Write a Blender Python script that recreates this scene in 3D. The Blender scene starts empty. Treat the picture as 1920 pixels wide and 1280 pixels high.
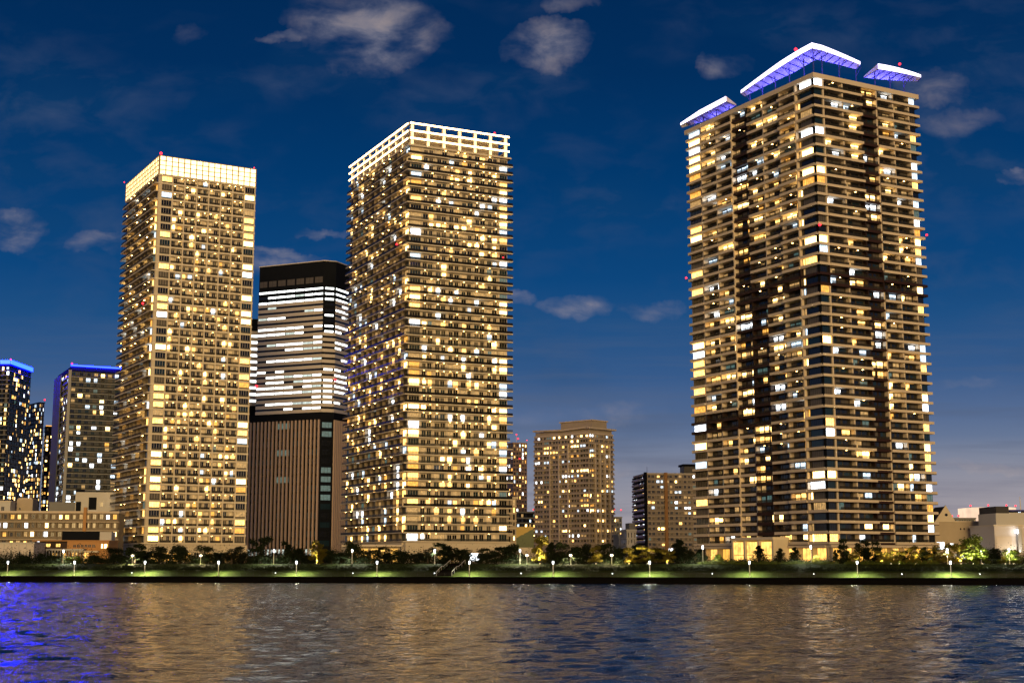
import bpy, math, random
from mathutils import Vector, Matrix
random.seed(11)
R = random.Random(5)
C = bpy.context.scene.collection
SC = bpy.context.scene
rad = math.radians

# ------------------------------------------------------------------ camera
F = 2600.0                       # focal length in pixels of a 1920 wide picture
PITCH = math.atan(412.0 / F)
CAMZ = 6.2
cp, sp = math.cos(PITCH), math.sin(PITCH)
cam_d = bpy.data.cameras.new('camera')
cam = bpy.data.objects.new('camera', cam_d)
C.objects.link(cam)
cam.location = (0, 0, CAMZ)
cam.rotation_euler = (math.pi / 2 + PITCH, 0, 0)
cam_d.sensor_width = 36
cam_d.lens = F / 1920 * 36
cam_d.clip_start = 1
cam_d.clip_end = 40000
SC.camera = cam

# ------------------------------------------------------------------ view, sampling
SC.view_settings.view_transform = 'Standard'
SC.view_settings.look = 'None'
SC.view_settings.exposure = 0
SC.view_settings.gamma = 1
SC.render.engine = 'CYCLES'
SC.cycles.use_denoising = True
SC.cycles.max_bounces = 6
SC.cycles.transparent_max_bounces = 12
SC.cycles.caustics_reflective = False
SC.cycles.caustics_refractive = False
SC.cycles.sample_clamp_indirect = 40

def ray(px, py):
    """pixel -> (X/Y, (Z-CAMZ)/Y) of the line of sight through it"""
    dx = (px - 960) / F
    dy = (640 - py) / F
    fy = cp - dy * sp
    return dx / fy, (sp + dy * cp) / fy

# ------------------------------------------------------------------ world: dusk sky with drifting clouds
SUN_EL, SUN_AZ = 8.0, 175.0      # a soft warm glow of the lit city behind the camera
W = bpy.data.worlds.new('World')
SC.world = W
W.use_nodes = True
nt = W.node_tree
nt.nodes.clear()
def nd(tree, typ, **kw):
    n = tree.nodes.new(typ)
    for k, v in kw.items():
        setattr(n, k, v)
    return n
def setin(tree, sock, v):
    if isinstance(v, bpy.types.NodeSocket):
        tree.links.new(v, sock)
    else:
        sock.default_value = v
def mth(tree, op, a, b=None, c=None, clamp=False):
    n = nd(tree, 'ShaderNodeMath', operation=op, use_clamp=clamp)
    setin(tree, n.inputs[0], a)
    if b is not None: setin(tree, n.inputs[1], b)
    if c is not None: setin(tree, n.inputs[2], c)
    return n.outputs[0]
def mixc(tree, f, a, b):
    n = nd(tree, 'ShaderNodeMix', data_type='RGBA')
    setin(tree, n.inputs[0], f)
    setin(tree, n.inputs[6], a if isinstance(a, bpy.types.NodeSocket) else (*a, 1))
    setin(tree, n.inputs[7], b if isinstance(b, bpy.types.NodeSocket) else (*b, 1))
    return n.outputs[2]
def ramp(tree, f, stops):
    n = nd(tree, 'ShaderNodeValToRGB')
    e = n.color_ramp.elements
    while len(e) > 1: e.remove(e[-1])
    e[0].position, e[0].color = stops[0][0], (*stops[0][1], 1)
    for p_, c_ in stops[1:]:
        x = e.new(p_); x.color = (*c_, 1)
    setin(tree, n.inputs[0], f)
    return n.outputs[0]
def s2l(r, g, b):
    f = lambda c: (c / 255 / 12.92) if c / 255 <= .04045 else ((c / 255 + .055) / 1.055) ** 2.4
    return (f(r), f(g), f(b))

tc = nd(nt, 'ShaderNodeTexCoord').outputs['Generated']
sep = nd(nt, 'ShaderNodeSeparateXYZ'); nt.links.new(tc, sep.inputs[0])
nx, ny, nz = sep.outputs
base = ramp(nt, nz, [(0.0, s2l(150, 143, 150)), (0.035, s2l(142, 143, 156)), (0.07, s2l(114, 127, 152)), (0.10, s2l(86, 108, 146)),
                     (0.13, s2l(54, 90, 138)), (0.17, s2l(28, 78, 130)), (0.20, s2l(10, 69, 124)), (0.27, s2l(0, 56, 108)), (0.34, s2l(0, 45, 92)), (0.45, s2l(0, 35, 76)), (1.0, s2l(1, 22, 52))])
ysafe = mth(nt, 'MAXIMUM', ny, 0.05)
A = mth(nt, 'DIVIDE', nx, ysafe)
E = mth(nt, 'DIVIDE', nz, ysafe)
comb = nd(nt, 'ShaderNodeCombineXYZ'); nt.links.new(A, comb.inputs[0]); nt.links.new(E, comb.inputs[1])
def noise(tree, vec, scale, detail=6, rough=.6, sx=1, sy=1, sz=1, dist=0):
    m = nd(tree, 'ShaderNodeMapping'); m.inputs['Scale'].default_value = (sx, sy, sz)
    tree.links.new(vec, m.inputs[0])
    n = nd(tree, 'ShaderNodeTexNoise')
    n.inputs['Scale'].default_value = scale; n.inputs['Detail'].default_value = detail
    n.inputs['Roughness'].default_value = rough; n.inputs['Distortion'].default_value = dist
    tree.links.new(m.outputs[0], n.inputs['Vector'])
    return n.outputs['Fac']
wn = nd(nt, 'ShaderNodeTexNoise'); wn.inputs['Scale'].default_value = 14; wn.inputs['Detail'].default_value = 5; wn.inputs['Roughness'].default_value = .6
nt.links.new(comb.outputs[0], wn.inputs['Vector'])
wsep = nd(nt, 'ShaderNodeSeparateXYZ'); nt.links.new(wn.outputs['Color'], wsep.inputs[0])
AW = mth(nt, 'ADD', A, mth(nt, 'MULTIPLY', mth(nt, 'SUBTRACT', wsep.outputs[0], .5), .085))
EW = mth(nt, 'ADD', E, mth(nt, 'MULTIPLY', mth(nt, 'SUBTRACT', wsep.outputs[1], .5), .05))
puff = noise(nt, comb.outputs[0], 20, 6, .55, 1, 1.9, 1, .3)
broad = noise(nt, comb.outputs[0], 4.5, 4, .5, 1, 2.4, 1)
streak = noise(nt, comb.outputs[0], 9, 6, .55, .6, 9, 1)
# broad dark and light drifts through the blue
base = mixc(nt, mth(nt, 'MULTIPLY', mth(nt, 'SUBTRACT', broad, .5, clamp=True), 1.4, clamp=True), base, s2l(26, 66, 106))
# low dusk streaks close to the horizon
low = mth(nt, 'SUBTRACT', 1, mth(nt, 'DIVIDE', E, .19), clamp=True)
base = mixc(nt, mth(nt, 'MULTIPLY', mth(nt, 'MULTIPLY', mth(nt, 'SUBTRACT', streak, .46, clamp=True), 5, clamp=True), mth(nt, 'MULTIPLY', low, 1.0)), base, s2l(84, 98, 126))
rosy = mth(nt, 'MULTIPLY', mth(nt, 'SUBTRACT', 1, mth(nt, 'DIVIDE', E, .09), clamp=True), mth(nt, 'ADD', .45, mth(nt, 'MULTIPLY', A, 1.6), clamp=True))
base = mixc(nt, mth(nt, 'MULTIPLY', rosy, .95), base, s2l(176, 164, 166))
front = mth(nt, 'GREATER_THAN', ny, .1)
total = None
for (px, py, wx, wy, k) in [(690, 60, 150, 78, 1.1), (640, 40, 100, 60, .6), (540, 74, 60, 12, .5), (1030, 85, 105, 48, .95), (1070, 20, 60, 20, .4), (25, 420, 75, 42, 1.15),
                            (210, 440, 70, 22, .5), (1085, 570, 70, 24, .9), (970, 556, 45, 20, .6), (1220, 570, 60, 16, .45), (1905, 345, 40, 22, 1.0),
                            (1365, 112, 55, 26, .7), (1740, 165, 70, 34, .5), (1790, 225, 90, 25, .3), (510, 492, 55, 26, 1.0), (540, 464, 90, 10, .8), (610, 427, 60, 9, .6),
                            (1840, 882, 170, 12, .5), (1170, 890, 120, 12, .6), (1830, 700, 90, 12, .25), (1120, 780, 170, 24, .3), (345, 65, 50, 24, .25)]:
    a0, e0 = ray(px, py)
    wa, we = wx / F * 1.1, wy / F * 1.1
    dx = mth(nt, 'POWER', mth(nt, 'DIVIDE', mth(nt, 'SUBTRACT', AW, a0), wa), 2)
    dy = mth(nt, 'POWER', mth(nt, 'DIVIDE', mth(nt, 'SUBTRACT', EW, e0), we), 2)
    m = mth(nt, 'MULTIPLY', mth(nt, 'SUBTRACT', 1, mth(nt, 'ADD', dx, dy), clamp=True), k)
    total = m if total is None else mth(nt, 'MAXIMUM', total, m)
faint = mth(nt, 'MULTIPLY', mth(nt, 'MULTIPLY', mth(nt, 'SUBTRACT', broad, .42, clamp=True), 4, clamp=True), mth(nt, 'MULTIPLY', mth(nt, 'SUBTRACT', puff, .46, clamp=True), 3.5, clamp=True))
base = mixc(nt, mth(nt, 'MULTIPLY', faint, .32), base, s2l(84, 96, 124))
dens = mth(nt, 'MULTIPLY', total, mth(nt, 'MULTIPLY', mth(nt, 'SUBTRACT', puff, .28, clamp=True), 3.2, clamp=True), clamp=True)
dens = mth(nt, 'MULTIPLY', dens, front)
ccol = ramp(nt, puff, [(.35, s2l(66, 82, 116)), (.52, s2l(130, 130, 146)), (.7, s2l(178, 163, 160))])
base = mixc(nt, mth(nt, 'MULTIPLY', dens, .64), base, ccol)
sky = nd(nt, 'ShaderNodeTexSky', sky_type='NISHITA')
sky.sun_disc = False
sky.sun_elevation = rad(SUN_EL)
sky.sun_rotation = rad(SUN_AZ)
bgA = nd(nt, 'ShaderNodeBackground'); nt.links.new(base, bgA.inputs[0]); bgA.inputs[1].default_value = 1.0
bgB = nd(nt, 'ShaderNodeBackground'); nt.links.new(sky.outputs[0], bgB.inputs[0]); bgB.inputs[1].default_value = 0.0003
add = nd(nt, 'ShaderNodeAddShader'); nt.links.new(bgA.outputs[0], add.inputs[0]); nt.links.new(bgB.outputs[0], add.inputs[1])
wo = nd(nt, 'ShaderNodeOutputWorld'); nt.links.new(add.outputs[0], wo.inputs[0])

# ------------------------------------------------------------------ sun: the warm glow on the facades
sd = bpy.data.lights.new('sun', 'SUN')
sd.energy = 2.5
sd.angle = rad(26)
sd.color = (1, .64, .24)
so = bpy.data.objects.new('sun', sd); C.objects.link(so)
ld = Vector((math.sin(rad(SUN_AZ)) * math.cos(rad(SUN_EL)), math.cos(rad(SUN_AZ)) * math.cos(rad(SUN_EL)), math.sin(rad(SUN_EL))))
so.rotation_euler = ld.to_track_quat('Z', 'Y').to_euler()

# ------------------------------------------------------------------ materials
M = {}
def mat(name, col, rough=.7, var=.0, scale=.5, spec=.3, alpha=1, bump=0, metal=0):
    m = bpy.data.materials.new(name); m.use_nodes = True
    t = m.node_tree; b = t.nodes['Principled BSDF']
    b.inputs['Roughness'].default_value = rough
    b.inputs['Specular IOR Level'].default_value = spec
    b.inputs['Alpha'].default_value = alpha
    b.inputs['Metallic'].default_value = metal
    if var or bump:
        o = nd(t, 'ShaderNodeTexCoord').outputs['Object']
        n = noise(t, o, scale, 5, .6)
        lo = tuple(max(0, c * (1 - var)) for c in col); hi = tuple(c * (1 + var) for c in col)
        t.links.new(mixc(t, n, lo, hi), b.inputs['Base Color'])
        if bump:
            bn = nd(t, 'ShaderNodeBump'); bn.inputs['Distance'].default_value = bump
            t.links.new(noise(t, o, scale * 4, 4, .6), bn.inputs['Height']); t.links.new(bn.outputs[0], b.inputs['Normal'])
    else:
        b.inputs['Base Color'].default_value = (*col, 1)
    M[name] = m
    return m
def emat(name, col, k, var=0, scale=1.0, base=(.08, .08, .08)):
    m = bpy.data.materials.new(name); m.use_nodes = True
    t = m.node_tree; b = t.nodes['Principled BSDF']
    b.inputs['Base Color'].default_value = (*base, 1)
    b.inputs['Roughness'].default_value = .5
    b.inputs['Emission Color'].default_value = (*col, 1)
    if var:
        o = nd(t, 'ShaderNodeTexCoord').outputs['Object']
        n = noise(t, o, scale, 3, .6)
        t.links.new(mth(t, 'MULTIPLY', k, mth(t, 'ADD', 1 - var, mth(t, 'MULTIPLY', mth(t, 'SUBTRACT', n, .3, clamp=True), 5 * var))), b.inputs['Emission Strength'])
    else:
        b.inputs['Emission Strength'].default_value = k
    M[name] = m
    return m
mat('cream_wall', (.60, .54, .44), .8, .12, .25)
mat('cream_slab', (.66, .60, .50), .75, .08, .15)
mat('tan_wall', (.42, .36, .28), .8, .15, .25)
mat('tan_slab', (.62, .54, .44), .75, .10, .15)
mat('brown_wall', (.02, .010, .008), .6, .2, .3)
mat('brown_slab', (.028, .011, .008), .6, .15, .3)
mat('dark_wall', (.008, .010, .015), .8, .2, .3, .06)
mat('grey_wall', (.20, .21, .22), .8, .15, .2)
mat('grey_slab', (.30, .31, .33), .7, .1, .2)
mat('white_wall', (.52, .52, .51), .7, .1, .2)
mat('white_band', (.62, .58, .55), .55, .06, .1)
mat('fin', (.54, .42, .36), .6, .06, .2)
mat('roof_dark', (.06, .06, .065), .9, .2, .3)
mat('glass', (.012, .014, .018), .08, 0, 1, .6)
mat('glass_curtain', (.10, .09, .075), .35, .4, .7, .5)
mat('glass_blue', (.012, .03, .045), .1, 0, 1, .6)
mat('rail_dark', (.015, .014, .013), .35, 0, 1, .25, .85)
mat('rail_bars', (.03, .028, .025), .6, 0, 1, .15, .6)
mat('rail_clear', (.06, .065, .06), .3, 0, 1, .3, .45)
mat('rail_tan', (.36, .30, .23), .7)
mat('metal_dark', (.03, .03, .035), .4)
mat('metal_white', (.75, .75, .74), .4)
mat('blue_steel', (.05, .06, .35), .4)
mat('membrane', (.72, .72, .78), .5)
mat('orange_wall', (.46, .25, .10), .8, .1, .3)
mat('bark', (.05, .04, .03), .9)
mat('recess_shade_wall', (.06, .050, .040), .8, .2, .3)  # shade of the balcony recesses put into the back wall colour
mat('slate_wall', (.07, .08, .10), .7, .2, .3)
mat('rose_wall', (.20, .14, .12), .8, .2, .3)
mat('rose_slab', (.38, .27, .23), .8, .1, .3)
mat('side_wall', (.22, .185, .14), .8, .2, .3)  # tower left faces: dimmer light put into the colour; low block: plain tone
mat('crown_frame', (.40, .30, .18), .6)
mat('paving', (.24, .23, .21), .85, .2, .4)
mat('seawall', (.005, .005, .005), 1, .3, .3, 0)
emat('lit_bright', (1, .62, .20), 7.5, .45, 1.3)
emat('lit_warm', (1, .53, .13), 3.4, .5, 1.3)
emat('lit_amber', (1, .44, .07), 1.4, .5, 1.3)
emat('lit_dim', (1, .58, .2), .55, .5, 1.3)
emat('lit_white', (.88, .95, 1), 5.0, .4, 1.3)
emat('lit_cool', (.66, .84, 1), 1.8, .5, 1.3)
emat('lit_teal', (.30, .62, .58), .20, .5, 1.3)
emat('office_lit', (.95, 1, .96), 3.6, .3, .35)
emat('office_dim', (.85, 1, .92), .8, .3, .35)
emat('crown_glass', (1, .72, .33), 3.4, .35, .35)
emat('balcony_lamp', (1, .58, .18), 38)
emat('crown_strip', (1, .66, .28), 14)
emat('pillar_lit_look', (1, .66, .28), 2.4, .2, .4)  # light falling on the roof pillars, put into emission of their faces
emat('lobby', (1, .54, .12), 1.8, .5, .45)
emat('lobby_deep', (1, .50, .08), 1.3, .4, .5)
emat('blue_edge', (.001, .004, 1), 90)
emat('blue_neon', (.0005, .0020, 1), 230)
emat('blue_window', (.1, .14, 1), 1.6)
emat('canopy_edge', (.80, .74, 1), 3.2)
emat('red_lamp', (1, .012, .03), 5)
emat('lamp_head', (.92, .95, 1), 9)
emat('lamp_warm', (1, .80, .50), 9)
emat('lantern_band', (1, .70, .48), 1.15, .3, .05)

# ------------------------------------------------------------------ mesh helpers
class MB:
    def __init__(s):
        s.v, s.f, s.m, s.names = [], [], [], []
    def mi(s, name):
        if name not in s.names: s.names.append(name)
        return s.names.index(name)
    def quad(s, a, b, c, d, m):
        i = len(s.v); s.v += [a, b, c, d]; s.f.append((i, i + 1, i + 2, i + 3)); s.m.append(s.mi(m))
    def tri(s, a, b, c, m):
        i = len(s.v); s.v += [a, b, c]; s.f.append((i, i + 1, i + 2)); s.m.append(s.mi(m))
    def hexa(s, p, m):                        # 8 points: bottom 0-3, top 4-7
        i = len(s.v); s.v += p; k = s.mi(m)
        for q in ((3, 2, 1, 0), (4, 5, 6, 7), (0, 1, 5, 4), (1, 2, 6, 5), (2, 3, 7, 6), (3, 0, 4, 7)):
            s.f.append(tuple(i + x for x in q)); s.m.append(k)
    def box(s, x0, y0, z0, x1, y1, z1, m):
        s.hexa([(x0, y0, z0), (x1, y0, z0), (x1, y1, z0), (x0, y1, z0), (x0, y0, z1), (x1, y0, z1), (x1, y1, z1), (x0, y1, z1)], m)
    def prism(s, poly, z0, z1, m, top=None):
        n = len(poly); i = len(s.v)
        s.v += [(x, y, z0) for x, y in poly] + [(x, y, z1) for x, y in poly]
        k = s.mi(m)
        for a in range(n):
            b = (a + 1) % n
            s.f.append((i + a, i + b, i + n + b, i + n + a)); s.m.append(k)
        s.f.append(tuple(i + n + a for a in range(n))); s.m.append(s.mi(top or m))
        s.f.append(tuple(i + n - 1 - a for a in range(n))); s.m.append(k)
    def tube(s, pts, rads, m, n=6):
        k = s.mi(m); rings = []
        for j, (p, r) in enumerate(zip(pts, rads)):
            p = Vector(p)
            d = (Vector(pts[min(j + 1, len(pts) - 1)]) - Vector(pts[max(j - 1, 0)])).normalized()
            a = d.orthogonal().normalized(); b = d.cross(a)
            i = len(s.v)
            s.v += [tuple(p + (a * math.cos(t * math.tau / n) + b * math.sin(t * math.tau / n)) * r) for t in range(n)]
            rings.append(i)
        for q in range(len(rings) - 1):
            for t in range(n):
                u = (t + 1) % n
                s.f.append((rings[q] + t, rings[q] + u, rings[q + 1] + u, rings[q + 1] + t)); s.m.append(k)
        s.f.append(tuple(rings[-1] + t for t in range(n))); s.m.append(k)
        s.f.append(tuple(rings[0] + n - 1 - t for t in range(n))); s.m.append(k)
    def ball(s, c, r, m, n=8, q=5, sz=1):
        k = s.mi(m); i = len(s.v)
        for a in range(q + 1):
            th = math.pi * a / q
            for b in range(n):
                ph = math.tau * b / n
                s.v.append((c[0] + r * math.sin(th) * math.cos(ph), c[1] + r * math.sin(th) * math.sin(ph), c[2] + r * sz * math.cos(th)))
        for a in range(q):
            for b in range(n):
                d = (b + 1) % n
                s.f.append((i + a * n + b, i + (a + 1) * n + b, i + (a + 1) * n + d, i + a * n + d)); s.m.append(k)
    def mesh(s, name):
        me = bpy.data.meshes.new(name)
        me.from_pydata(s.v, [], s.f)
        for n in s.names: me.materials.append(M[n])
        me.polygons.foreach_set('material_index', s.m)
        me.update()
        return me
    def build(s, name, parent=None, kind=None):
        o = bpy.data.objects.new(name, s.mesh(name)); C.objects.link(o)
        if parent: o.parent = parent
        if kind: o['kind'] = kind
        return o
def thing(name, label, cat, loc=(0, 0, 0), rz=0, group=None):
    o = bpy.data.objects.new(name, None); C.objects.link(o)
    o.location = loc; o.rotation_euler = (0, 0, rz); o['label'] = label; o['category'] = cat
    if group: o['group'] = group
    return o
def tag(o, label, cat, group=None):
    o['label'] = label; o['category'] = cat
    if group: o['group'] = group
    return o

class Face:
    """one upright facade: s runs along it, d outwards, z up"""
    def __init__(s, o, dr, n, L):
        s.o, s.dr, s.n, s.L = o, dr, n, L
    def P(s, a, d, z):
        return (s.o[0] + s.dr[0] * a + s.n[0] * d, s.o[1] + s.dr[1] * a + s.n[1] * d, z)
    def box(s, mb, s0, s1, d0, d1, z0, z1, m):
        P = s.P
        mb.hexa([P(s0, d1, z0), P(s1, d1, z0), P(s1, d0, z0), P(s0, d0, z0), P(s0, d1, z1), P(s1, d1, z1), P(s1, d0, z1), P(s0, d0, z1)], m)
    def quad(s, mb, s0, s1, d, z0, z1, m):
        P = s.P
        mb.quad(P(s0, d, z0), P(s1, d, z0), P(s1, d, z1), P(s0, d, z1), m)

def solve(px_c, y_c, Yc, th, px_l, px_r):
    """near corner seen at (px_c, y_c) and depth Yc, right face turned th degrees: lengths so that its ends show at px_l, px_r"""
    r, e = ray(px_c, y_c)
    O = (r * Yc, Yc); ztop = CAMZ + e * Yc
    e1 = (math.cos(rad(th)), math.sin(rad(th))); e2 = (-e1[1], e1[0])
    def ln(px, d):
        q, _ = ray(px, y_c + 15)
        return (q * O[1] - O[0]) / (d[0] - q * d[1])
    return O, ztop, ln(px_r, e1), ln(px_l, e2)

class Building:
    def __init__(s, name, label, cat, px_c, y_c, Yc, th, px_l, px_r, zb=5.4, Wr=None, Wl=None, group=None):
        s.O, s.zt, s.Wr, s.Wl = solve(px_c, y_c, Yc, th, px_l, px_r)
        if Wr: s.Wr = Wr
        if Wl: s.Wl = Wl
        s.zb = zb; s.Yc = Yc
        s.root = thing(name, label, cat, (s.O[0], s.O[1], 0), rad(th), group)
        s.FR = Face((0, 0), (1, 0), (0, -1), s.Wr)
        s.FL = Face((0, 0), (0, 1), (-1, 0), s.Wl)
        s.wall = MB(); s.wins = []
    def window(s, face, s0, s1, d, z0, z1, m, panes=2, gap=.12, w=1):
        q = []
        step = (s1 - s0) / panes
        for i in range(panes):
            q.append((face, s0 + i * step + gap / 2, s0 + (i + 1) * step - gap / 2, d, z0, z1, m))
        s.wins.append((w * (s1 - s0) * (z1 - z0) * (1.6 if m.startswith(('lit', 'office_lit')) else 1), q))
    def finish(s, maxwin=100):
        s.wall.build('wall', s.root)
        s.wins.sort(key=lambda t: -t[0])
        rest = MB()
        for i, (_, q) in enumerate(s.wins):
            mb = MB() if i < maxwin else rest
            for (f, a, b, d, z0, z1, m) in q: f.quad(mb, a, b, d, z0, z1, m)
            if i < maxwin: mb.build('window', s.root)
        if rest.v: rest.build('window', s.root, 'stuff')

def pick(warm=.72):
    if R.random() < warm: return R.choice(['lit_bright', 'lit_bright', 'lit_bright', 'lit_warm', 'lit_warm', 'lit_warm', 'lit_amber', 'lit_dim'])
    return R.choice(['lit_white', 'lit_white', 'lit_cool', 'lit_cool', 'lit_teal'])
def dark(): return R.choice(['glass', 'glass', 'glass', 'glass_curtain', 'glass_blue'])

def balcony_windows(B, f, a, b, d, z0, z1, p, warm=.72, w=1, dens=1.0, lo=.5, hi=.8):
    """sliding doors and small windows on the wall behind one balcony"""
    L = b - a
    lit = R.random() < p
    kind = pick(warm)
    n = max(1, int(round(L / 2.6)))
    cell = L / n
    for i in range(n):
        if R.random() > dens: continue
        ww = cell * R.uniform(lo, hi)
        c = a + (i + .5) * cell + R.uniform(-.08, .08) * cell
        m = dark()
        if lit and R.random() < .62: m = kind if R.random() < .8 else 'lit_dim'
        zz1 = z1 - R.choice([.15, .15, .4])
        zz0 = z0 + (.15 if R.random() < .75 else .9)
        B.window(f, c - ww / 2, c + ww / 2, d, zz0, zz1, m, 2 if ww > 1.2 else 1, .12, w)
def glass_bay(B, f, a, b, d, z0, z1, p, warm=.8, w=1, pane=1.1, m=None):
    m = m or pick(warm) if R.random() < p else R.choice(['glass', 'glass', 'glass_blue', 'glass_curtain'])
    B.window(f, a, b, d, z0, z1, m, max(2, int((b - a) / pane)), .1, w)

def beacon(parent, p, r=.5):
    r *= .75; mb = MB(); mb.ball(p, r, 'red_lamp', 8, 5); mb.tube([(p[0], p[1], p[2] - r * 2.6), (p[0], p[1], p[2] - r * .8)], [r * .3, r * .3], 'metal_dark', 5)
    return mb.build('beacon', parent)

# ================================================================== water, bank and ground
SA, SB = Vector((-161, 430)), Vector((139, 373))
sdv = (SB - SA).normalized(); snv = Vector((-sdv.y, sdv.x))
def bank(s, t, z): 
    p = SA + sdv * s + snv * t
    return (p.x, p.y, z)
def bank_at(px, t, py=1052):
    q, _ = ray(px, py); o = SA + snv * t
    s = (q * o.y - o.x) / (sdv.x - q * sdv.y)
    return s
def bankz(t):
    prof = [(0, 1.8), (6, 1.8), (13, 3.5), (16, 3.6), (24, 5.4), (40, 5.5), (2000, 5.5)]
    for (a, za), (b, zb) in zip(prof, prof[1:]):
        if a <= t <= b: return za + (zb - za) * (t - a) / (b - a)
    return 5.5

wm = bpy.data.materials.new('river_water'); wm.use_nodes = True
t = wm.node_tree; b = t.nodes['Principled BSDF']
b.inputs['Base Color'].default_value = (.008, .014, .022, 1)
b.inputs['Roughness'].default_value = .07
b.inputs['IOR'].default_value = 3.0
b.inputs['Specular IOR Level'].default_value = .5
o = nd(t, 'ShaderNodeTexCoord').outputs['Object']
h = mth(t, 'ADD', mth(t, 'MULTIPLY', noise(t, o, 1.1, 3, .6, .6, 1.4, 1, .3), .20), mth(t, 'MULTIPLY', noise(t, o, 3.2, 3, .6, .7, 1.3), .11))
bn = nd(t, 'ShaderNodeBump'); bn.inputs['Distance'].default_value = 1.0; bn.inputs['Strength'].default_value = 1
t.links.new(h, bn.inputs['Height']); t.links.new(bn.outputs[0], b.inputs['Normal'])
M['water'] = wm
import numpy as np
def water():
    """wind waves as real geometry in the part of the river in sight, calm sheet beyond it"""
    rng = np.random.default_rng(4)
    x = np.arange(-230, 230.1, .55); y = np.arange(40, 440.1, .5)
    X, Y = np.meshgrid(x, y)
    Z = np.zeros_like(X)
    for k in range(70):
        lam = 1.3 * (5.5 / 1.3) ** rng.random()
        th = rng.normal(0, .75) + math.pi / 2 * .9
        slope = .0150
        kx, ky = math.cos(th) * math.tau / lam, math.sin(th) * math.tau / lam
        ph = rng.random() * math.tau
        g = 1 + .6 * np.sin(X * .02 * rng.normal() + Y * .03 * rng.normal() + rng.random() * 6)
        Z += slope * lam / math.tau * np.sin(kx * X + ky * Y + ph) * g
    edge = np.minimum.reduce([(X - x[0]) / 8, (x[-1] - X) / 8, (Y - y[0]) / 8, (y[-1] - Y) / 8]); Z *= np.clip(edge, 0, 1)
    ny_, nx_ = X.shape
    co = np.stack([X, Y, Z], -1).reshape(-1, 3)
    i = np.arange(nx_ * ny_).reshape(ny_, nx_)
    q = np.stack([i[:-1, :-1], i[:-1, 1:], i[1:, 1:], i[1:, :-1]], -1).reshape(-1, 4)
    x0, x1, y0, y1 = x[0], x[-1], y[0], y[-1]
    n0 = len(co)
    ex = [(-1800, -400, 0), (1800, -400, 0), (1800, y0, 0), (-1800, y0, 0), (x0, y0, 0), (x1, y0, 0), (x0, y1, 0), (x1, y1, 0), (-1800, y1 + 400, 0), (1800, y1, 0), (x0, y1 + 60, 0)]
    co = np.concatenate([co, np.array(ex)])
    q = np.concatenate([q, np.array([(n0, n0 + 1, n0 + 2, n0 + 3), (n0 + 3, n0 + 4, n0 + 6, n0 + 8), (n0 + 5, n0 + 2, n0 + 9, n0 + 7)])])
    me = bpy.data.meshes.new('water')
    me.vertices.add(len(co)); me.vertices.foreach_set('co', co.astype(np.float32).ravel())
    me.loops.add(q.size); me.loops.foreach_set('vertex_index', q.astype(np.int32).ravel())
    me.polygons.add(len(q)); me.polygons.foreach_set('loop_start', np.arange(0, q.size, 4, dtype=np.int32)); me.polygons.foreach_set('loop_total', np.full(len(q), 4, np.int32))
    me.polygons.foreach_set('use_smooth', np.ones(len(q), bool))
    me.materials.append(M['water']); me.update(); me.validate()
    o = bpy.data.objects.new('water', me); C.objects.link(o); o['kind'] = 'structure'
water()

gm = bpy.data.materials.new('lawn'); gm.use_nodes = True
t = gm.node_tree; b = t.nodes['Principled BSDF']; b.inputs['Roughness'].default_value = .9; b.inputs['Specular IOR Level'].default_value = .1
o = nd(t, 'ShaderNodeTexCoord').outputs['Object']
n1 = noise(t, o, .35, 6, .7); n2 = noise(t, o, 3, 3, .7)
t.links.new(mixc(t, n2, mixc(t, n1, (.012, .022, .003), (.032, .044, .006)), (.022, .034, .005)), b.inputs['Base Color'])
bn = nd(t, 'ShaderNodeBump'); bn.inputs['Distance'].default_value = .25; t.links.new(n2, bn.inputs['Height']); t.links.new(bn.outputs[0], b.inputs['Normal'])
M['lawn'] = gm
mat('earth', (.06, .06, .055), .95, .3, .1)
S0, S1 = -900, 1100
def strip(name, prof, m, ds=6, kind='structure', jit=0, s0=S0, s1=S1):
    mb = MB(); n = int((s1 - s0) / ds); rr = random.Random(3)
    rows = [[bank(s0 + i * ds, tt, zz + (rr.uniform(-jit, jit) if 0 < j < len(prof) - 1 else 0)) for i in range(n + 1)] for j, (tt, zz) in enumerate(prof)]
    for j in range(len(prof) - 1):
        for i in range(n):
            mb.quad(rows[j][i], rows[j][i + 1], rows[j + 1][i + 1], rows[j + 1][i], m)
    return mb.build(name, kind=kind)
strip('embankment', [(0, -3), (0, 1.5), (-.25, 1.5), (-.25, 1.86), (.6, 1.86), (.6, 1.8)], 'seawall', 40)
strip('promenade', [(.6, 1.8), (6, 1.8)], 'paving', 40)
strip('grass_bank', [(6, 1.8), (8, 2.2), (10.5, 2.9), (13, 3.5), (16, 3.6), (18.5, 4.1), (21, 4.8), (24, 5.4), (30, 5.45), (36, 5.5)], 'lawn', 4, jit=.12)
mb = MB()
a0, a1 = bank(-9000, 36, 5.5), bank(9000, 36, 5.5)
mb.quad(a0, a1, (16000, 14000, 5.5), (-16000, 14000, 5.5), 'earth')
mb.build('ground', kind='structure')

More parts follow.
